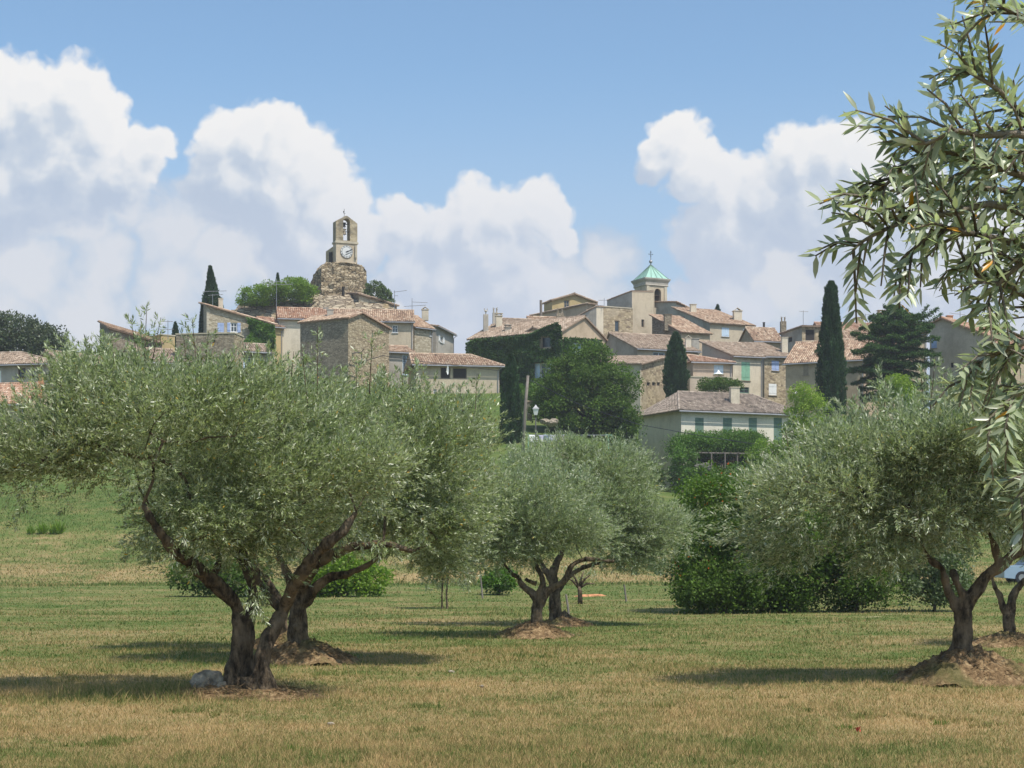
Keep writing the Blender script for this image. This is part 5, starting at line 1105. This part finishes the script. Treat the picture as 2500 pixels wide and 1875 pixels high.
m = MB(); m.box(A_.lerp(B_, .5)+bn*(bd/2)+Vector((0, 0, bz(592))), (bl+.22, bd+.22, .24), bu); m.box(A_.lerp(B_, .5)+bn*(bd/2)+Vector((0, 0, bz(589.6))), (bl+.08, bd+.08, .12), bu); m.build('cornice', M['quoin'], bt)
m = MB(); slab(m, A_+bu*.02, B_-bu*.02, bd, bz(644), lambda t: bz(593.5), None, 4); m.build('clock_stage', M['pl_beige'], bt)
m = MB(); m.box(bp(868, 613, .12), (.24, .3, 1.55), bu); m.box(bp(868, 628, .06), (.16, .2, .35), bu); m.build('bracket', M['quoin'], bt)
# lean-to beside the belfry
lp = Vector((X(795.5, 220), 220, 0)); lq = Vector((X(819, 219), 219, 0)); m = MB(); slab(m, lp, lq, 1.6, bz(644), lambda t: bz(609-13*t), None, 4); m.build('lean_to', M['ashlar'], bt)
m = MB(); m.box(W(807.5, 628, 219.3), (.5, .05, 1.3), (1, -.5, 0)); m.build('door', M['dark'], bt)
# clock
ck = MB(); cc = bp(846, 614.5, .04); r = .82
def disc(m, c, r0, r1, off, n=40):
    f = c-bn*off
    for i in range(n):
        a0, a1 = 2*math.pi*i/n, 2*math.pi*(i+1)/n; e = lambda a, rr: f+bu*(math.cos(a)*rr)+Vector((0, 0, math.sin(a)*rr))
        if r0 > 0: m.poly([e(a0, r0), e(a1, r0), e(a1, r1), e(a0, r1)][::-1])
        else: m.poly([f, e(a1, r1), e(a0, r1)])
disc(ck, cc, 0, r, .05)
for i in range(40):
    a0, a1 = 2*math.pi*i/40, 2*math.pi*(i+1)/40; e = lambda a, o: cc-bn*o+bu*(math.cos(a)*r)+Vector((0, 0, math.sin(a)*r)); ck.poly([e(a0, .05), e(a1, .05), e(a1, -.1), e(a0, -.1)])
cf = ck.build('clock', M['clock'], bt); m = MB(); disc(m, cc, .60, .63, .06); disc(m, cc, .785, .812, .06); m.build('ring', M['iron'], cf)
ROM = ['XII', 'I', 'II', 'III', 'IIII', 'V', 'VI', 'VII', 'VIII', 'IX', 'X', 'XI']; m = MB()
for h in range(12):
    th = math.pi/2-h*math.pi/6; rad_ = bu*math.cos(th)+Vector((0, 0, math.sin(th))); tan_ = bu*math.sin(th)-Vector((0, 0, math.cos(th))); s_ = ROM[h]; wd = {'I': .035, 'V': .07, 'X': .075}; tw = sum(wd[c]+.012 for c in s_); x = -tw/2
    for c in s_:
        mid = cc-bn*.065+rad_*.71+tan_*(x+wd[c]/2)
        if c == 'I': m.box(mid, (.016, .006, .13), tan_, rad_)
        else:
            for sg in ((1, -1) if c == 'X' else (1,)): a = (rad_*.13+tan_*.06*sg).normalized(); m.box(mid if c == 'X' else mid-tan_*.018, (.016, .006, .14), a.cross(bn), a if c == 'X' else (rad_*.13-tan_*.036).normalized())
            if c == 'V': a = (rad_*.13+tan_*.036).normalized(); m.box(mid+tan_*.018, (.016, .006, .14), a.cross(bn), a)
        x += wd[c]+.012
m.build('numerals', M['black'], cf)
for (hx0, hy0, hx1, hy1, wv, nm) in ((843.5, 616, 859.5, 608.5, .085, 'minute_hand'), (843, 622, 856.5, 615.5, .05, 'hour_hand')):
    a = bp(hx0, hy0, .12); b = bp(hx1, hy1, .12); v = (b-a); m = MB(); m.box((a+b)/2, (wv, .02, v.length), v.cross(bn), v); m.box(a.lerp(b, .25), (wv*1.6, .02, v.length*.3), v.cross(bn), v); m.build(nm, M['black'], cf)
# bells, vane
def lathe(m, c, prof, n=16):
    for i in range(len(prof)-1):
        for k_ in range(n):
            a0, a1 = 2*math.pi*k_/n, 2*math.pi*(k_+1)/n; f = lambda a, q: (c[0]+q[0]*math.cos(a), c[1]+q[0]*math.sin(a), c[2]+q[1]); m.poly([f(a0, prof[i]), f(a1, prof[i]), f(a1, prof[i+1]), f(a0, prof[i+1])])
for (px_, py_, s_, nm, lb) in ((844, 570, 1.0, 'bell', 'lower bronze bell in the belfry'), (844, 552, .8, 'bell', 'upper darker bell in the belfry')):
    c = bp(px_, py_, -bd/2); m = MB(); lathe(m, c, [(.30*s_, 0), (.24*s_, .08*s_), (.19*s_, .25*s_), (.16*s_, .42*s_), (.08*s_, .5*s_), (0, .52*s_)]); m.box(c+Vector((0, 0, .62*s_)), (.5*s_, .16, .2*s_), bu); o = m.build('bell', M['bronze'] if s_ == 1 else M['iron'], bt, True); m = MB(); m.tube([c+Vector((0, 0, .3)), c+Vector((0, 0, -.18))], .03, 5); m.build('clapper', M['iron'], o)
m = MB(); m.box(bp(846.5, 545, -bd/2), (.9, .12, .1), bu); m.box(bp(846.5, 563.5, -bd/2), (.9, .12, .08), bu); m.build('bell_beam', M['iron'], bt)
m = MB(); m.tube([bp(844, 528, -bd/2), bp(844, 508, -bd/2)], .028, 5); m.box(bp(843, 515, -bd/2), (.16, .03, .22), bu); m.box(bp(844.5, 519, -bd/2), (.3, .03, .03), bu); m.tube([bp(835, 534, -.1), bp(842, 526, -bd/2)], .02, 4); m.build('weather_vane', M['iron'], bt)
# ---- church tower
P = Vector((X(1577, 240), 240, 0)); Q = Vector((X(1628.5, 241.5), 241.5, 0)); u_ = Q-P; n_ = Vector((-u_.y, u_.x, 0)).normalized(); k = (1561-1250)/FP; L_ = (k*P.y-P.x)/(n_.x-k*n_.y); L_ = 3.2 if not 2 < L_ < 6 else L_; print('church L', L_)
ctr = (P+Q)/2+n_*(L_/2); ct = thing('church_tower', 'square church bell tower with green copper pyramid roof and cross', 'church tower', (ctr.x, ctr.y, 34)); cz = lambda py: Z(py, 241)
ux = u_.normalized(); hw, hl = u_.length/2, L_/2
def ring(z, s_): return [ctr+ux*(a*(hw+s_))+n_*(b*(hl+s_))+Vector((0, 0, z)) for a, b in ((-1, -1), (1, -1), (1, 1), (-1, 1))]
def loft(m, rs, cap=True):
    for r0, r1 in zip(rs[:-1], rs[1:]):
        for i in range(4): m.poly([r0[i], r0[(i+1) % 4], r1[(i+1) % 4], r1[i]])
    if cap: m.poly(rs[-1])
m = MB(); op = (.40, .72, cz(752), cz(705), .55); slab(m, P, Q, .5, 33, lambda t: cz(692), op, 20); slab(m, P+n_*(L_-.5), Q+n_*(L_-.5), .5, 33, lambda t: cz(692), op, 20)
for (a, b) in ((P, P+n_*L_), (Q-ux*.5, Q+n_*L_-ux*.5)):
    m.box((a+b)/2+ux*.25+Vector((0, 0, (33+cz(692))/2)), (.5, L_-1.0, cz(692)-33), ux)
loft(m, [ring(cz(720), -.52), ring(cz(719.5), -.52)]); m.build('wall', M['pl_beige'], ct)
m = MB()
for a in (-1, 1):
    m.box(ctr+ux*(a*(hw-.28))-n_*(hl+.06)+Vector((0, 0, (34+cz(700))/2)), (.42, .14, cz(700)-34), ux)
m.build('pilaster', M['quoin'], ct)
m = MB(); loft(m, [ring(cz(700), .02), ring(cz(697.5), .16), ring(cz(696), .10), ring(cz(690), .14), ring(cz(684.5), .34), ring(cz(682), .38), ring(cz(680.5), .38)]); loft(m, [ring(cz(700)+.001, -1.2), ring(cz(700)+.002, .02)], False); m.build('cornice', M['pl_grey'], ct)
tip = ctr+Vector((0, 0, cz(643))); m = MB(); rs = []
for i in range(9):
    f_ = i/8; s_ = .16*(1-f_)**1.6; w_ = (1-f_); rs.append([ctr+ux*(a*(hw*w_+s_*.8+.03))+n_*(b*(hl*w_+s_*.8+.03))+Vector((0, 0, cz(680.5)+(tip.z-cz(680.5))*f_)) for a, b in ((-1, -1), (1, -1), (1, 1), (-1, 1))])
loft(m, rs)
m.build('roof', M['copper'], ct); m = MB()
for i in range(4):
    for fr in (0, .25, .5, .75):
        pts = [rs[j][i].lerp(rs[j][(i+1) % 4], fr)+Vector((0, 0, .03)) for j in range(9)]; m.tube(pts, .035, 4)
m.build('seams', M['dgreen'], ct)
m = MB(); lathe(m, tip, [(.12, -.1), (.1, .1), (.05, .15), (.2, .3), (.26, .45), (.2, .6), (.05, .72), (.06, .85), (.03, 1.0)]); m.build('finial_ball', M['metal'], ct, True)
m = MB(); t0 = tip+Vector((0, 0, .95)); m.tube([t0, t0+Vector((0, 0, 1.0))], .04, 6)
for (z, w) in ((.55, .62), (.30, .26), (.78, .26)): m.tube([t0+ux*(-w/2)+Vector((0, 0, z)), t0+ux*(w/2)+Vector((0, 0, z))], .032, 5)
for (a, z) in ((-.31, .55), (.31, .55), (0, .98)): m.box(t0+ux*a+Vector((0, 0, z)), (.1, .06, .1), ux)
m.build('cross', M['iron'], ct)
m = MB(); lathe(m, P.lerp(Q, .56)+n_*(L_*.45)+Vector((0, 0, cz(738))), [(.48, 0), (.40, .12), (.30, .4), (.26, .75), (.12, .9), (0, .93)]); m.build('bell', M['iron'], ct, True)
# ---- aerials, poles, lamps, wires
antenna('aerial', 'aerial with crossbars above the small ochre wall at left', 410, 830, 782, 188.5, [(784, -22, 12, -1), (805, -20, 14, 1)])
antenna('aerial', 'double aerial crossing the big cypress at left', 519, 752, 718, 195, [(712, -24, 34, 2), (721, -10, 25, 2)])
antenna('aerial', 'tall aerial in front of the bush on the rock hill', 675, 756, 680, 203, [(689, -26, 30, 3), (696, -24, 40, 2)])
antenna('aerial', 'aerial right of the ruin bush', 963, 756, 709, 205, [(713, -2, 30, 4), (722, 0, 8, 0)])
antenna('aerial', 'aerial on the right end of the long pink roof', 1006, 758, 728, 206, [(737, 0, 38, -2), (748, -20, 34, 3)])
antenna('aerial', 'aerial on the grey building left of the tall beige block', 1475, 750, 728, 212, [(733, -14, 8, 0)])
antenna('aerial', 'skylinе aerial left of the tall cypress'.replace('е', 'e'), 1961, 796, 758, 214, [(760, -10, 12, -1)])
antenna('aerial', 'small aerial left of the cedar top', 2113, 792, 766, 219, [(768, 0, 18, -1)])
antenna('aerial', 'aerial above the tall pinkish house at right', 2344, 790, 760, 175, [(764, -26, 12, -4)])
m = MB(); m.tube([W(1321, 792, 210), W(1320.5, 733, 210)], .16, 8); tag(m.build('vent_pipe', M['postw']), 'tall vent pipe standing left of the ochre gable house', 'pipe')
m = MB(); b = W(1274, 1075, 136); b.z = gz(b.x, 136)-.3; m.tube([b, W(1282, 1000, 136), W(1289, 917, 136)], [.15, .13, .11], 8); up = thing('utility_pole', 'leaning wooden utility pole between conifer and dark round tree', 'utility pole', (b.x, 136, b.z)); m.build('pole', M['postw'], up, True)
m = MB(); m.tube([W(1288, 925, 136), W(1420, 990, 138), W(1558, 1036, 142), W(1700, 1062, 146), W(1840, 1084, 150)], .03, 5); tag(m.build('cable', M['black']), 'black overhead cable sagging across the pale foreground house', 'cable')
m = MB(); m.tube([W(866, 889, 182), W(935, 868, 182), W(1010, 880, 181), W(1218, 905, 181)], .03, 4); tag(m.build('cable', M['black']), 'thin cable strung before the rubble gable house', 'cable')
def street_lamp(px, ptop, d, label):
    base = W(px, ptop+130, d); base.z = gz(base.x, d); r = thing('street_lamp', label, 'street lamp', tuple(base), 'street lamps of the village'); top = Z(ptop, d); m = MB()
    m.tube([base, base+Vector((0, 0, .8)), Vector((base.x, d, top-.9))], [.10, .06, .045], 8); m.build('pole', M['iron'], r, True)
    c = Vector((base.x, d, top-.85)); m = MB(); f = lambda z, w: [c+Vector((a*w, b*w, z)) for a, b in ((-1, -1), (1, -1), (1, 1), (-1, 1))]; loft(m, [f(0, .13), f(.5, .24)]); m.build('lantern', M['white'], r); m = MB(); loft(m, [f(.5, .28), f(.68, .12), f(.78, .05), f(.85, .03)]); m.build('cap', M['metal'], r)
street_lamp(1308, 988, 140, 'black street lamp with white lantern beside the laundry line')
street_lamp(1944, 954, 172, 'street lamp with pale lantern left of the tall cypress')
# laundry
dl = 142; r = thing('clothes_line', 'green T shaped clothes line posts on the lawn', 'clothes line', (X(1382, dl), dl, gz(X(1382, dl), dl)))
for px_ in (1290, 1382, 1485):
    m = MB(); g = Vector((X(px_, dl), dl, gz(X(px_, dl), dl)-.2)); t = Vector((g.x, dl, Z(1062, dl))); m.tube([g, t], .05, 6); m.tube([t-Vector((.3, .5, 0)), t+Vector((.35, .5, 0))], .045, 5); m.build('post', M['green'], r)
m = MB()
for o_ in (-.45, 0, .45): m.tube([Vector((X(1290, dl), dl+o_, Z(1062, dl))), Vector((X(1382, dl), dl+o_, Z(1062, dl)-.02)), Vector((X(1485, dl), dl+o_, Z(1062, dl)))], .012, 3)
m.build('line', M['metal'], r)
def cloth(x0, x1, y1, col, label, off, seed):
    P_ = []; nx_, nz_ = 10, 7; F_ = []; rg = random.Random(seed)
    for j in range(nz_):
        for i in range(nx_): a, b = i/(nx_-1), j/(nz_-1); P_.append((X(x0+(x1-x0)*a, dl)+.03*math.sin(b*5+seed), dl+off+.06*math.sin(a*9+seed)*b, Z(1062+(y1-1062)*b*(1+.05*math.sin(a*7+seed)), dl)))
    for j in range(nz_-1):
        for i in range(nx_-1): q = j*nx_+i; F_.append((q, q+1, q+1+nx_, q+nx_))
    o = arr('laundry', P_, F_, col, smooth=True); o.modifiers.new('thick', 'SOLIDIFY').thickness = .015; tag(o, label, 'laundry', 'washing on the clothes line')
M['mauve'] = plain('mauve_cloth', (0.30, 0.25, 0.31), .9); M['greyblue'] = plain('grey_blue_cloth', (0.25, 0.30, 0.38), .9); M['lilac'] = plain('lilac_cloth', (0.55, 0.52, 0.62), .9)
cloth(1357, 1380, 1097, M['mauve'], 'dark mauve blanket hanging nearest the green post', -.45, 1); cloth(1353, 1356.5, 1090, M['white'], 'narrow white strip of washing beside the mauve blanket', -.45, 2)
cloth(1327, 1346, 1083, M['greyblue'], 'grey blue cloth in the middle of the line', -.45, 3); cloth(1292, 1312, 1080, M['white'], 'white sheet at the left end of the line', 0, 4); cloth(1316, 1378, 1078, M['lilac'], 'long pale lilac sheet hung behind the other washing', .45, 5)
# retaining wall, gateway, rubble
m = MB(); a = W(1335, 1110, 138.5); b = W(1440, 1112, 138.5); m.box(((a.x+b.x)/2, 138.5, Z(1128, 138.5)), (b.x-a.x, .5, Z(1104, 138.5)-Z(1152, 138.5))); tag(m.build('retaining_wall', M['stoneD']), 'low golden stone retaining wall below the laundry lawn', 'wall')
m = MB(); a = W(1293, 1004, 158); m.box(a, (.5, .5, 1.7)); m.box(a+Vector((0, 0, .9)), (.62, .62, .14)); tag(m.build('gate_pillar', M['stoneD']), 'short golden stone pillar behind the street lamp', 'pillar')
for i, (px_, py_, s_, lb) in enumerate([(1332,1029,.42,'left pale rock of the rubble beside the path'),(1345,1033,.5,'middle pale rock of the rubble beside the path'),(1354,1028,.38,'right pale rock of the rubble beside the path')]): boulder('rubble_rock', lb, px_, py_, 152, s_*1.3, s_, s_*.7, 60+i, M['limestone'], 'pale rocks by the path')
# parasol
dp = 186; r = thing('parasol', 'open white parasol on the rendered terrace', 'parasol', (X(1754, dp), dp, Z(925, dp))); m = MB(); c = Vector((X(1754, dp), dp, 0)); n8 = 8
for i in range(n8):
    a0, a1 = 2*math.pi*i/n8, 2*math.pi*(i+1)/n8; e = lambda a, rr, z: c+Vector((math.cos(a)*rr, math.sin(a)*rr, z)); m.poly([e(a0, .62, Z(914, dp)), e(a1, .62, Z(914, dp)), e(a1, .25, Z(910, dp)), e(a0, .25, Z(910, dp))]); m.poly([e(a0, .25, Z(910, dp)), e(a1, .25, Z(910, dp)), e(0, 0, Z(902, dp))])
m.build('canopy', M['white'], r); m = MB(); m.tube([c+Vector((0, 0, Z(928, dp))), c+Vector((0, 0, Z(901, dp)))], .03, 5); m.build('pole', M['metal'], r)
# iron frame on gable wall
m = MB(); q = [W(861, 862, 185.6), W(882, 860, 186.6), W(883, 887, 186.6), W(862, 885, 185.6)]
for i in range(4): m.tube([q[i], q[(i+1) % 4]], .05, 5)
m.tube([q[1], q[1]+Vector((.3, -.2, .3))], .04, 5); m.tube([q[0], q[0]+Vector((0, .6, 0))], .04, 5); tag(m.build('cable_bracket', M['iron']), 'square black iron cable bracket on the lit rubble gable', 'bracket')
# ---- pergola of the foreground house
dg = 152; r = thing('pergola', 'rustic pergola with thin posts before the pale foreground house', 'pergola', (X(1770, dg), dg, Z(1180, dg)))
for px_ in (1702, 1737, 1770, 1800, 1834):
    m = MB(); m.tube([W(px_, 1185, dg), W(px_, 1104, dg)], .07, 6); m.build('post', M['postw'], r)
m = MB(); m.tube([W(1690, 1105, dg), W(1845, 1108, dg)], .07, 5); m.tube([W(1690, 1104, dg+3.4), W(1845, 1106, dg+3.4)], .07, 5)
for i in range(9): m.tube([W(1695+i*18, 1104, dg-.2), W(1695+i*18, 1104, dg+3.6)], .05, 5)
m.build('beam', M['postw'], r)
broad('vine', 'dense green vine roofing the pergola', 'vine', [(1700,1082,1.6,50,20,1.6),(1760,1084,1.6,55,20,1.6),(1820,1080,1.6,50,22,1.6),(1665,1090,1.0,28,28,1.3),(1720,1082,5,50,18,2.2),(1800,1082,5,55,18,2.2),(1720,1078,7.4,50,14,1.6),(1800,1078,7.4,60,14,1.6)], dg, 260, 42000, .15, M['vine'], 70, base_py=1185)  # rear lobes reach past the beams, added to shade the wall behind
broad('vine', 'added dark leaf screen standing in for shade at the pergola back', 'vine', [(1730,1128,6.2,48,24,.5),(1800,1128,6.2,48,24,.5)], dg, 80, 15000, .17, M['ivy'], 75, base_py=1185)  # leaf screen added to darken the pergola opening like shade
broad('bush', 'dark bush at the left foot of the pergola', 'bush', [(1670,1140,0,32,55,1.5),(1700,1165,-1,32,30,1.2),(1655,1170,0,22,30,1)], dg-2, 110, 12000, .15, M['vine'], 71, base_py=1200, group='garden bushes below the foreground house')
broad('bush', 'bright feathery bush right of the pergola', 'bush', [(1870,1110,0,45,38,1.6),(1915,1120,0,45,45,1.6),(1860,1160,0,40,30,1.4),(1950,1150,0,40,50,1.5)], dg-2, 150, 17000, .15, M['bleaf'], 72, base_py=1200, group='garden bushes below the foreground house')
broad('bush', 'trimmed green hedge under the pergola opening', 'hedge', [(1745,1165,0,30,20,.9),(1790,1160,0,32,22,.9),(1825,1165,0,30,22,.9),(1770,1185,0,60,20,1)], dg-3, 90, 8000, .13, M['vine'], 73, base_py=1205, group='garden bushes below the foreground house')
broad('bush', 'dark ivy like shrub at the shaded corner of the foreground house', 'bush', [(1585,1150,0,20,22,1),(1605,1165,0,18,25,.9),(1565,1165,0,18,30,1)], 150, 70, 7000, .14, M['dleaf'], 74, base_py=1215, group='garden bushes below the foreground house')
boulder('boulder', 'grey rounded boulder at the pergola opening', 1713, 1140, 149, .9, .6, .5, 90, M['greystone'])
# ---- trees of the village
broad('round_tree', 'large dark green round tree on the lawn', 'tree', [(1420,930,0,90,75,3.4),(1360,965,0,60,60,2.6),(1490,960,0,65,65,2.8),(1430,1000,-.5,100,60,3.2),(1350,1010,0,55,35,2),(1510,1030,0,50,45,2.2),(1430,880,0,60,35,2.2)], 156, 300, 42000, .22, M['dleaf'], 80, base_py=1078, trunk=.42, gpx=1442, sub_r=.17)
broad('tree', 'dark tree beside the pale foreground house wall', 'tree', [(1535,1050,0,26,60,1.6),(1520,1090,0,35,30,1.4)], 153, 60, 8000, .2, M['dleaf'], 81, base_py=1120, trunk=.15)
cypress('conifer', 'dark conifer left of the leaning utility pole', 1248, 872, 1090, 30, 148, 15000, 82, 'cypress', prof=[(0, .8), (.2, 1), (.5, .85), (.8, .5), (1, .05)])
broad('hedge', 'bright green hedge below the ivy house', 'hedge', [(1290,960,0,30,22,1.2),(1330,965,0,30,24,1.2),(1300,985,0,40,20,1.2)], 160, 60, 6500, .18, M['vine'], 83, base_py=1005)
CYG = 'tall narrow cypresses of the village'
cypress('cypress', 'tallest dark cypress standing before the tan house', 2029, 691, 1015, 37, 166, 30000, 84, group=CYG, prof=[(0, .85), (.1, .95), (.3, 1), (.5, .85), (.7, .66), (.85, .48), (.95, .33), (1, .06)])
cypress('cypress', 'stout cypress between the stone house and parasol terrace', 1650, 815, 975, 29, 181, 17000, 85, group=CYG, prof=[(0, .85), (.15, .98), (.4, 1), (.6, .85), (.8, .58), (.93, .32), (1, .05)])
cypress('cypress', 'cypress beside the blue shuttered stone house at left', 522, 653, 800, 26, 206, 13000, 86, group=CYG, lean=-.35, prof=[(0, .8), (.15, 1), (.4, .95), (.65, .6), (.85, .25), (1, .03)])
cypress('cypress', 'lower shaded companion of the left cypress', 496, 738, 850, 13, 200, 5000, 87, group=CYG)
cypress('cypress', 'tiny cypress above the bush on the rock hill', 678, 668, 735, 8, 232, 2500, 88, group=CYG)
cypress('cypress', 'tiny cypress behind the small ochre wall', 428, 788, 850, 10, 200, 3000, 89, group=CYG)
cypress('cypress', 'tip of a cypress behind the church house roof', 1752, 745, 810, 13, 250, 3000, 90, group=CYG)
broad('plane_tree', 'broad grey green tree behind the house at the left edge', 'tree', [(20,815,0,60,45,3),(70,820,0,50,35,2.6),(110,845,0,45,45,2.6),(-40,830,0,70,60,3),(50,860,0,90,45,3),(135,870,0,30,28,2)], 192, 210, 30000, .26, M['plane'], 91, trunk=.4, base_py=960, sub_r=.2)
broad('hedge', 'bright green hedge right of the broad tree at left', 'hedge', [(170,878,0,28,18,1.2),(205,878,0,26,18,1.2),(190,895,0,40,20,1.3)], 186, 60, 6000, .17, M['bleaf'], 92, base_py=915)
broad('bush', 'small green bush below the lean to stone house', 'bush', [(252,860,0,14,18,.8)], 188, 20, 1800, .16, M['bleaf'], 93, base_py=885)
broad('bush', 'round green bush left of the ruined tower', 'bush', [(625,722,0,34,24,1.5),(670,715,0,36,24,1.6),(715,706,0,36,26,1.7),(742,712,0,22,26,1.3),(600,735,0,18,18,1)], 214, 190, 20000, .2, M['bleaf'], 94, base_py=741, group='bushes on the rock hill')
broad('bush', 'silvery broom bush right of the ruined tower', 'bush', [(915,712,0,22,24,1.3),(940,728,0,22,20,1.2),(900,705,0,10,18,.8)], 216, 60, 7000, .2, M['broom'], 95, base_py=752, group='bushes on the rock hill', up=.9)
broad('vine', 'flat topped vine arbour in front of the green shuttered house', 'vine', [(1735,942,0,30,12,1.3),(1775,940,0,38,12,1.4),(1800,947,-1,18,8,.8)], 183, 60, 6000, .17, M['dleaf'], 96, base_py=975)
broad('shrub', 'yellow green feathery tree left of the tall cypress', 'tree', [(1960,965,0,30,25,1.4),(1955,1015,0,38,30,1.8),(1990,1000,0,30,40,1.5),(1945,1050,0,36,28,1.5),(1990,1050,0,50,30,1.8),(2080,1050,0,40,30,1.5)], 150, 170, 17000, .15, M['yleaf'], 97, base_py=1120, group='yellow green trees below the cedar')
broad('shrub', 'yellow green tree directly below the cedar', 'tree', [(2190,945,0,28,30,1.3),(2220,975,0,30,28,1.3),(2230,1020,0,35,30,1.4),(2200,1060,0,60,40,1.6),(2260,1060,0,30,30,1.3)], 150, 150, 15000, .15, M['yleaf'], 98, base_py=1120, group='yellow green trees below the cedar')
broad('shrub', 'bright green tree below the tall pinkish house', 'tree', [(2340,965,0,40,28,1.5),(2385,990,0,40,40,1.5),(2330,1030,0,45,40,1.6),(2420,1060,0,60,50,1.8)], 150, 150, 15000, .15, M['bleaf'], 99, base_py=1130, group='yellow green trees below the cedar')
def cedar():
    rng = np.random.default_rng(101); d = 170; c = W(2172, 1010, d); root = thing('cedar', 'wide spreading dark cedar right of the tallest cypress', 'tree', tuple(c)); mb = MB(); PP = []; DD_ = []
    H_ = (1010-742)/FP*d; mb.tube([c, c+Vector((.1, 0, H_*.5)), c+Vector((.5, 0, H_*.98))], [.42, .26, .05], 8)
    for i in range(84):
        u = .14+.84*(i/83); z = H_*u; Lm = np.interp(u, [.18, .4, .6, .8, .9, 1], [3.6, 4.6, 4.9, 4.0, 1.6, .5])*rng.uniform(.7, 1.12); a = i*2.4+rng.normal(0, .3); o = c+Vector((.5*u, 0, z)); dv = Vector((math.cos(a), math.sin(a)*.9, 0)); rise = rng.uniform(.05, .3) if u > .6 else rng.uniform(-.12, .12)
        e = o+dv*Lm+Vector((0, 0, Lm*rise)); mid = (o+e)/2+Vector((0, 0, .12*Lm)); mb.tube([o, mid, e], [.11*(1.2-u), .07*(1.2-u), .02], 5); side = Vector((-dv.y, dv.x, 0)); n = int(330*Lm)
        t = rng.random(n)**.7; w = (np.sin(np.pi*np.clip(t, .05, 1)**.8)*.32+.06)*Lm; s_ = rng.uniform(-1, 1, n)*w; bb = [o*(1-q)**2+mid*2*q*(1-q)+e*q*q for q in t]
        P_ = np.array([tuple(b) for b in bb])+np.outer(s_, tuple(side)); P_[:, 2] += rng.normal(0, .07, n)-np.abs(s_)*.22+vnoise(P_[:, 0], P_[:, 1], 2, i)*.3; PP.append(P_); DD_.append(np.tile(tuple(dv), (n, 1))*.5+np.outer(np.sign(s_)*.6, tuple(side))+rng.normal(size=(n, 3))*.45-[0, 0, .15])
    for (x0, y0, x1, y1) in ((2230, 800, 2265, 745), (2220, 820, 2300, 765), (2195, 770, 2192, 737), (2250, 780, 2290, 752)):
        a = W(x0, y0, d); b = W(x1, y1, d); mb.tube([a, b], [.06, .02], 5); n = 420; t = rng.random(n); P_ = np.array([tuple(a.lerp(b, q)) for q in t])+rng.normal(size=(n, 3))*[.28, .28, .12]*(1.15-t)[:, None]; PP.append(P_); DD_.append(rng.normal(size=(n, 3))+[.4, 0, -.2])
    P_ = np.concatenate(PP); D_ = np.concatenate(DD_); n = len(P_); V, F = leaf_quads(P_, D_, .16+.14*rng.random(n), .06+.05*rng.random(n), rng, np.tile([0, 0, 1.0], (n, 1))); arr('crown', V, F, M['cedar'], root, {'tint': leaf_tint(n, rng, 0)}); mb.build('trunk', M['dbark'], root)
cedar()
# ---- car glimpsed at the right edge
dc = 84; bx0, bz0 = X(2440, dc), gz(X(2500, dc), dc); r = thing('parked_car', 'pale blue car parked at the right edge beyond the meadow', 'car', (bx0+2.1, dc, bz0)); M['carpaint'] = plain('pale_blue_car_paint', (0.30, 0.40, 0.52), .25, .6, .2, var=.05, bump=0)
def sec(prof, w, z0): return [(Vector((bx0+x, dc-w/2, bz0+z)), Vector((bx0+x, dc+w/2, bz0+z))) for x, z in prof]
body = [(0, .3), (0, .62), (.15, .78), (1.0, .92), (3.9, .95), (4.15, .8), (4.2, .35), (3.7, .25), (.5, .25)]; m = MB(); q = sec(body, 1.7, 0); m.poly([a for a, b in q]); m.poly([b for a, b in q][::-1])
for i in range(len(q)): j = (i+1) % len(q); m.poly([q[i][0], q[i][1], q[j][1], q[j][0]])
m.build('body', M['carpaint'], r); cab = [(.95, .925), (1.55, 1.42), (3.2, 1.44), (3.85, .955)]; m = MB(); q = sec(cab, 1.5, 0); m.poly([a for a, b in q]); m.poly([b for a, b in q][::-1])
for i in range(3): m.poly([q[i][0], q[i][1], q[i+1][1], q[i+1][0]])
m.build('cabin', M['glass'], r); m = MB(); m.box((bx0+2.37, dc, bz0+1.46), (1.7, 1.46, .05)); m.build('car_roof', M['carpaint'], r)
for x in (.85, 3.35):
    for s_ in (-1, 1):
        m = MB(); cc_ = Vector((bx0+x, dc+s_*.78, bz0+.31)); m.tube([cc_-Vector((0, .1, 0)), cc_+Vector((0, .1, 0))], .31, 18); o = m.build('wheel', M['black'], r); m = MB(); m.tube([cc_-Vector((0, .11, 0)), cc_+Vector((0, .11, 0))], .17, 12); m.build('rim', M['metal'], o)
# ---------------------------------------------------------------- haze in the air over grove and village
m, t = newmat('haze_air'); v = t.node('ShaderNodeVolumePrincipled', {'Color': (0.90, 0.93, 1.0), 'Density': 0.00029, 'Anisotropy': 0.0})
t.node('ShaderNodeOutputMaterial', {'Volume': v.outputs[0]})
mb = MB(); mb.box((0, 350, 28), (1800, 1200, 60)); tag(mb.build('haze', m), 'thin summer haze in the air over the grove and village', 'haze', kind='stuff')
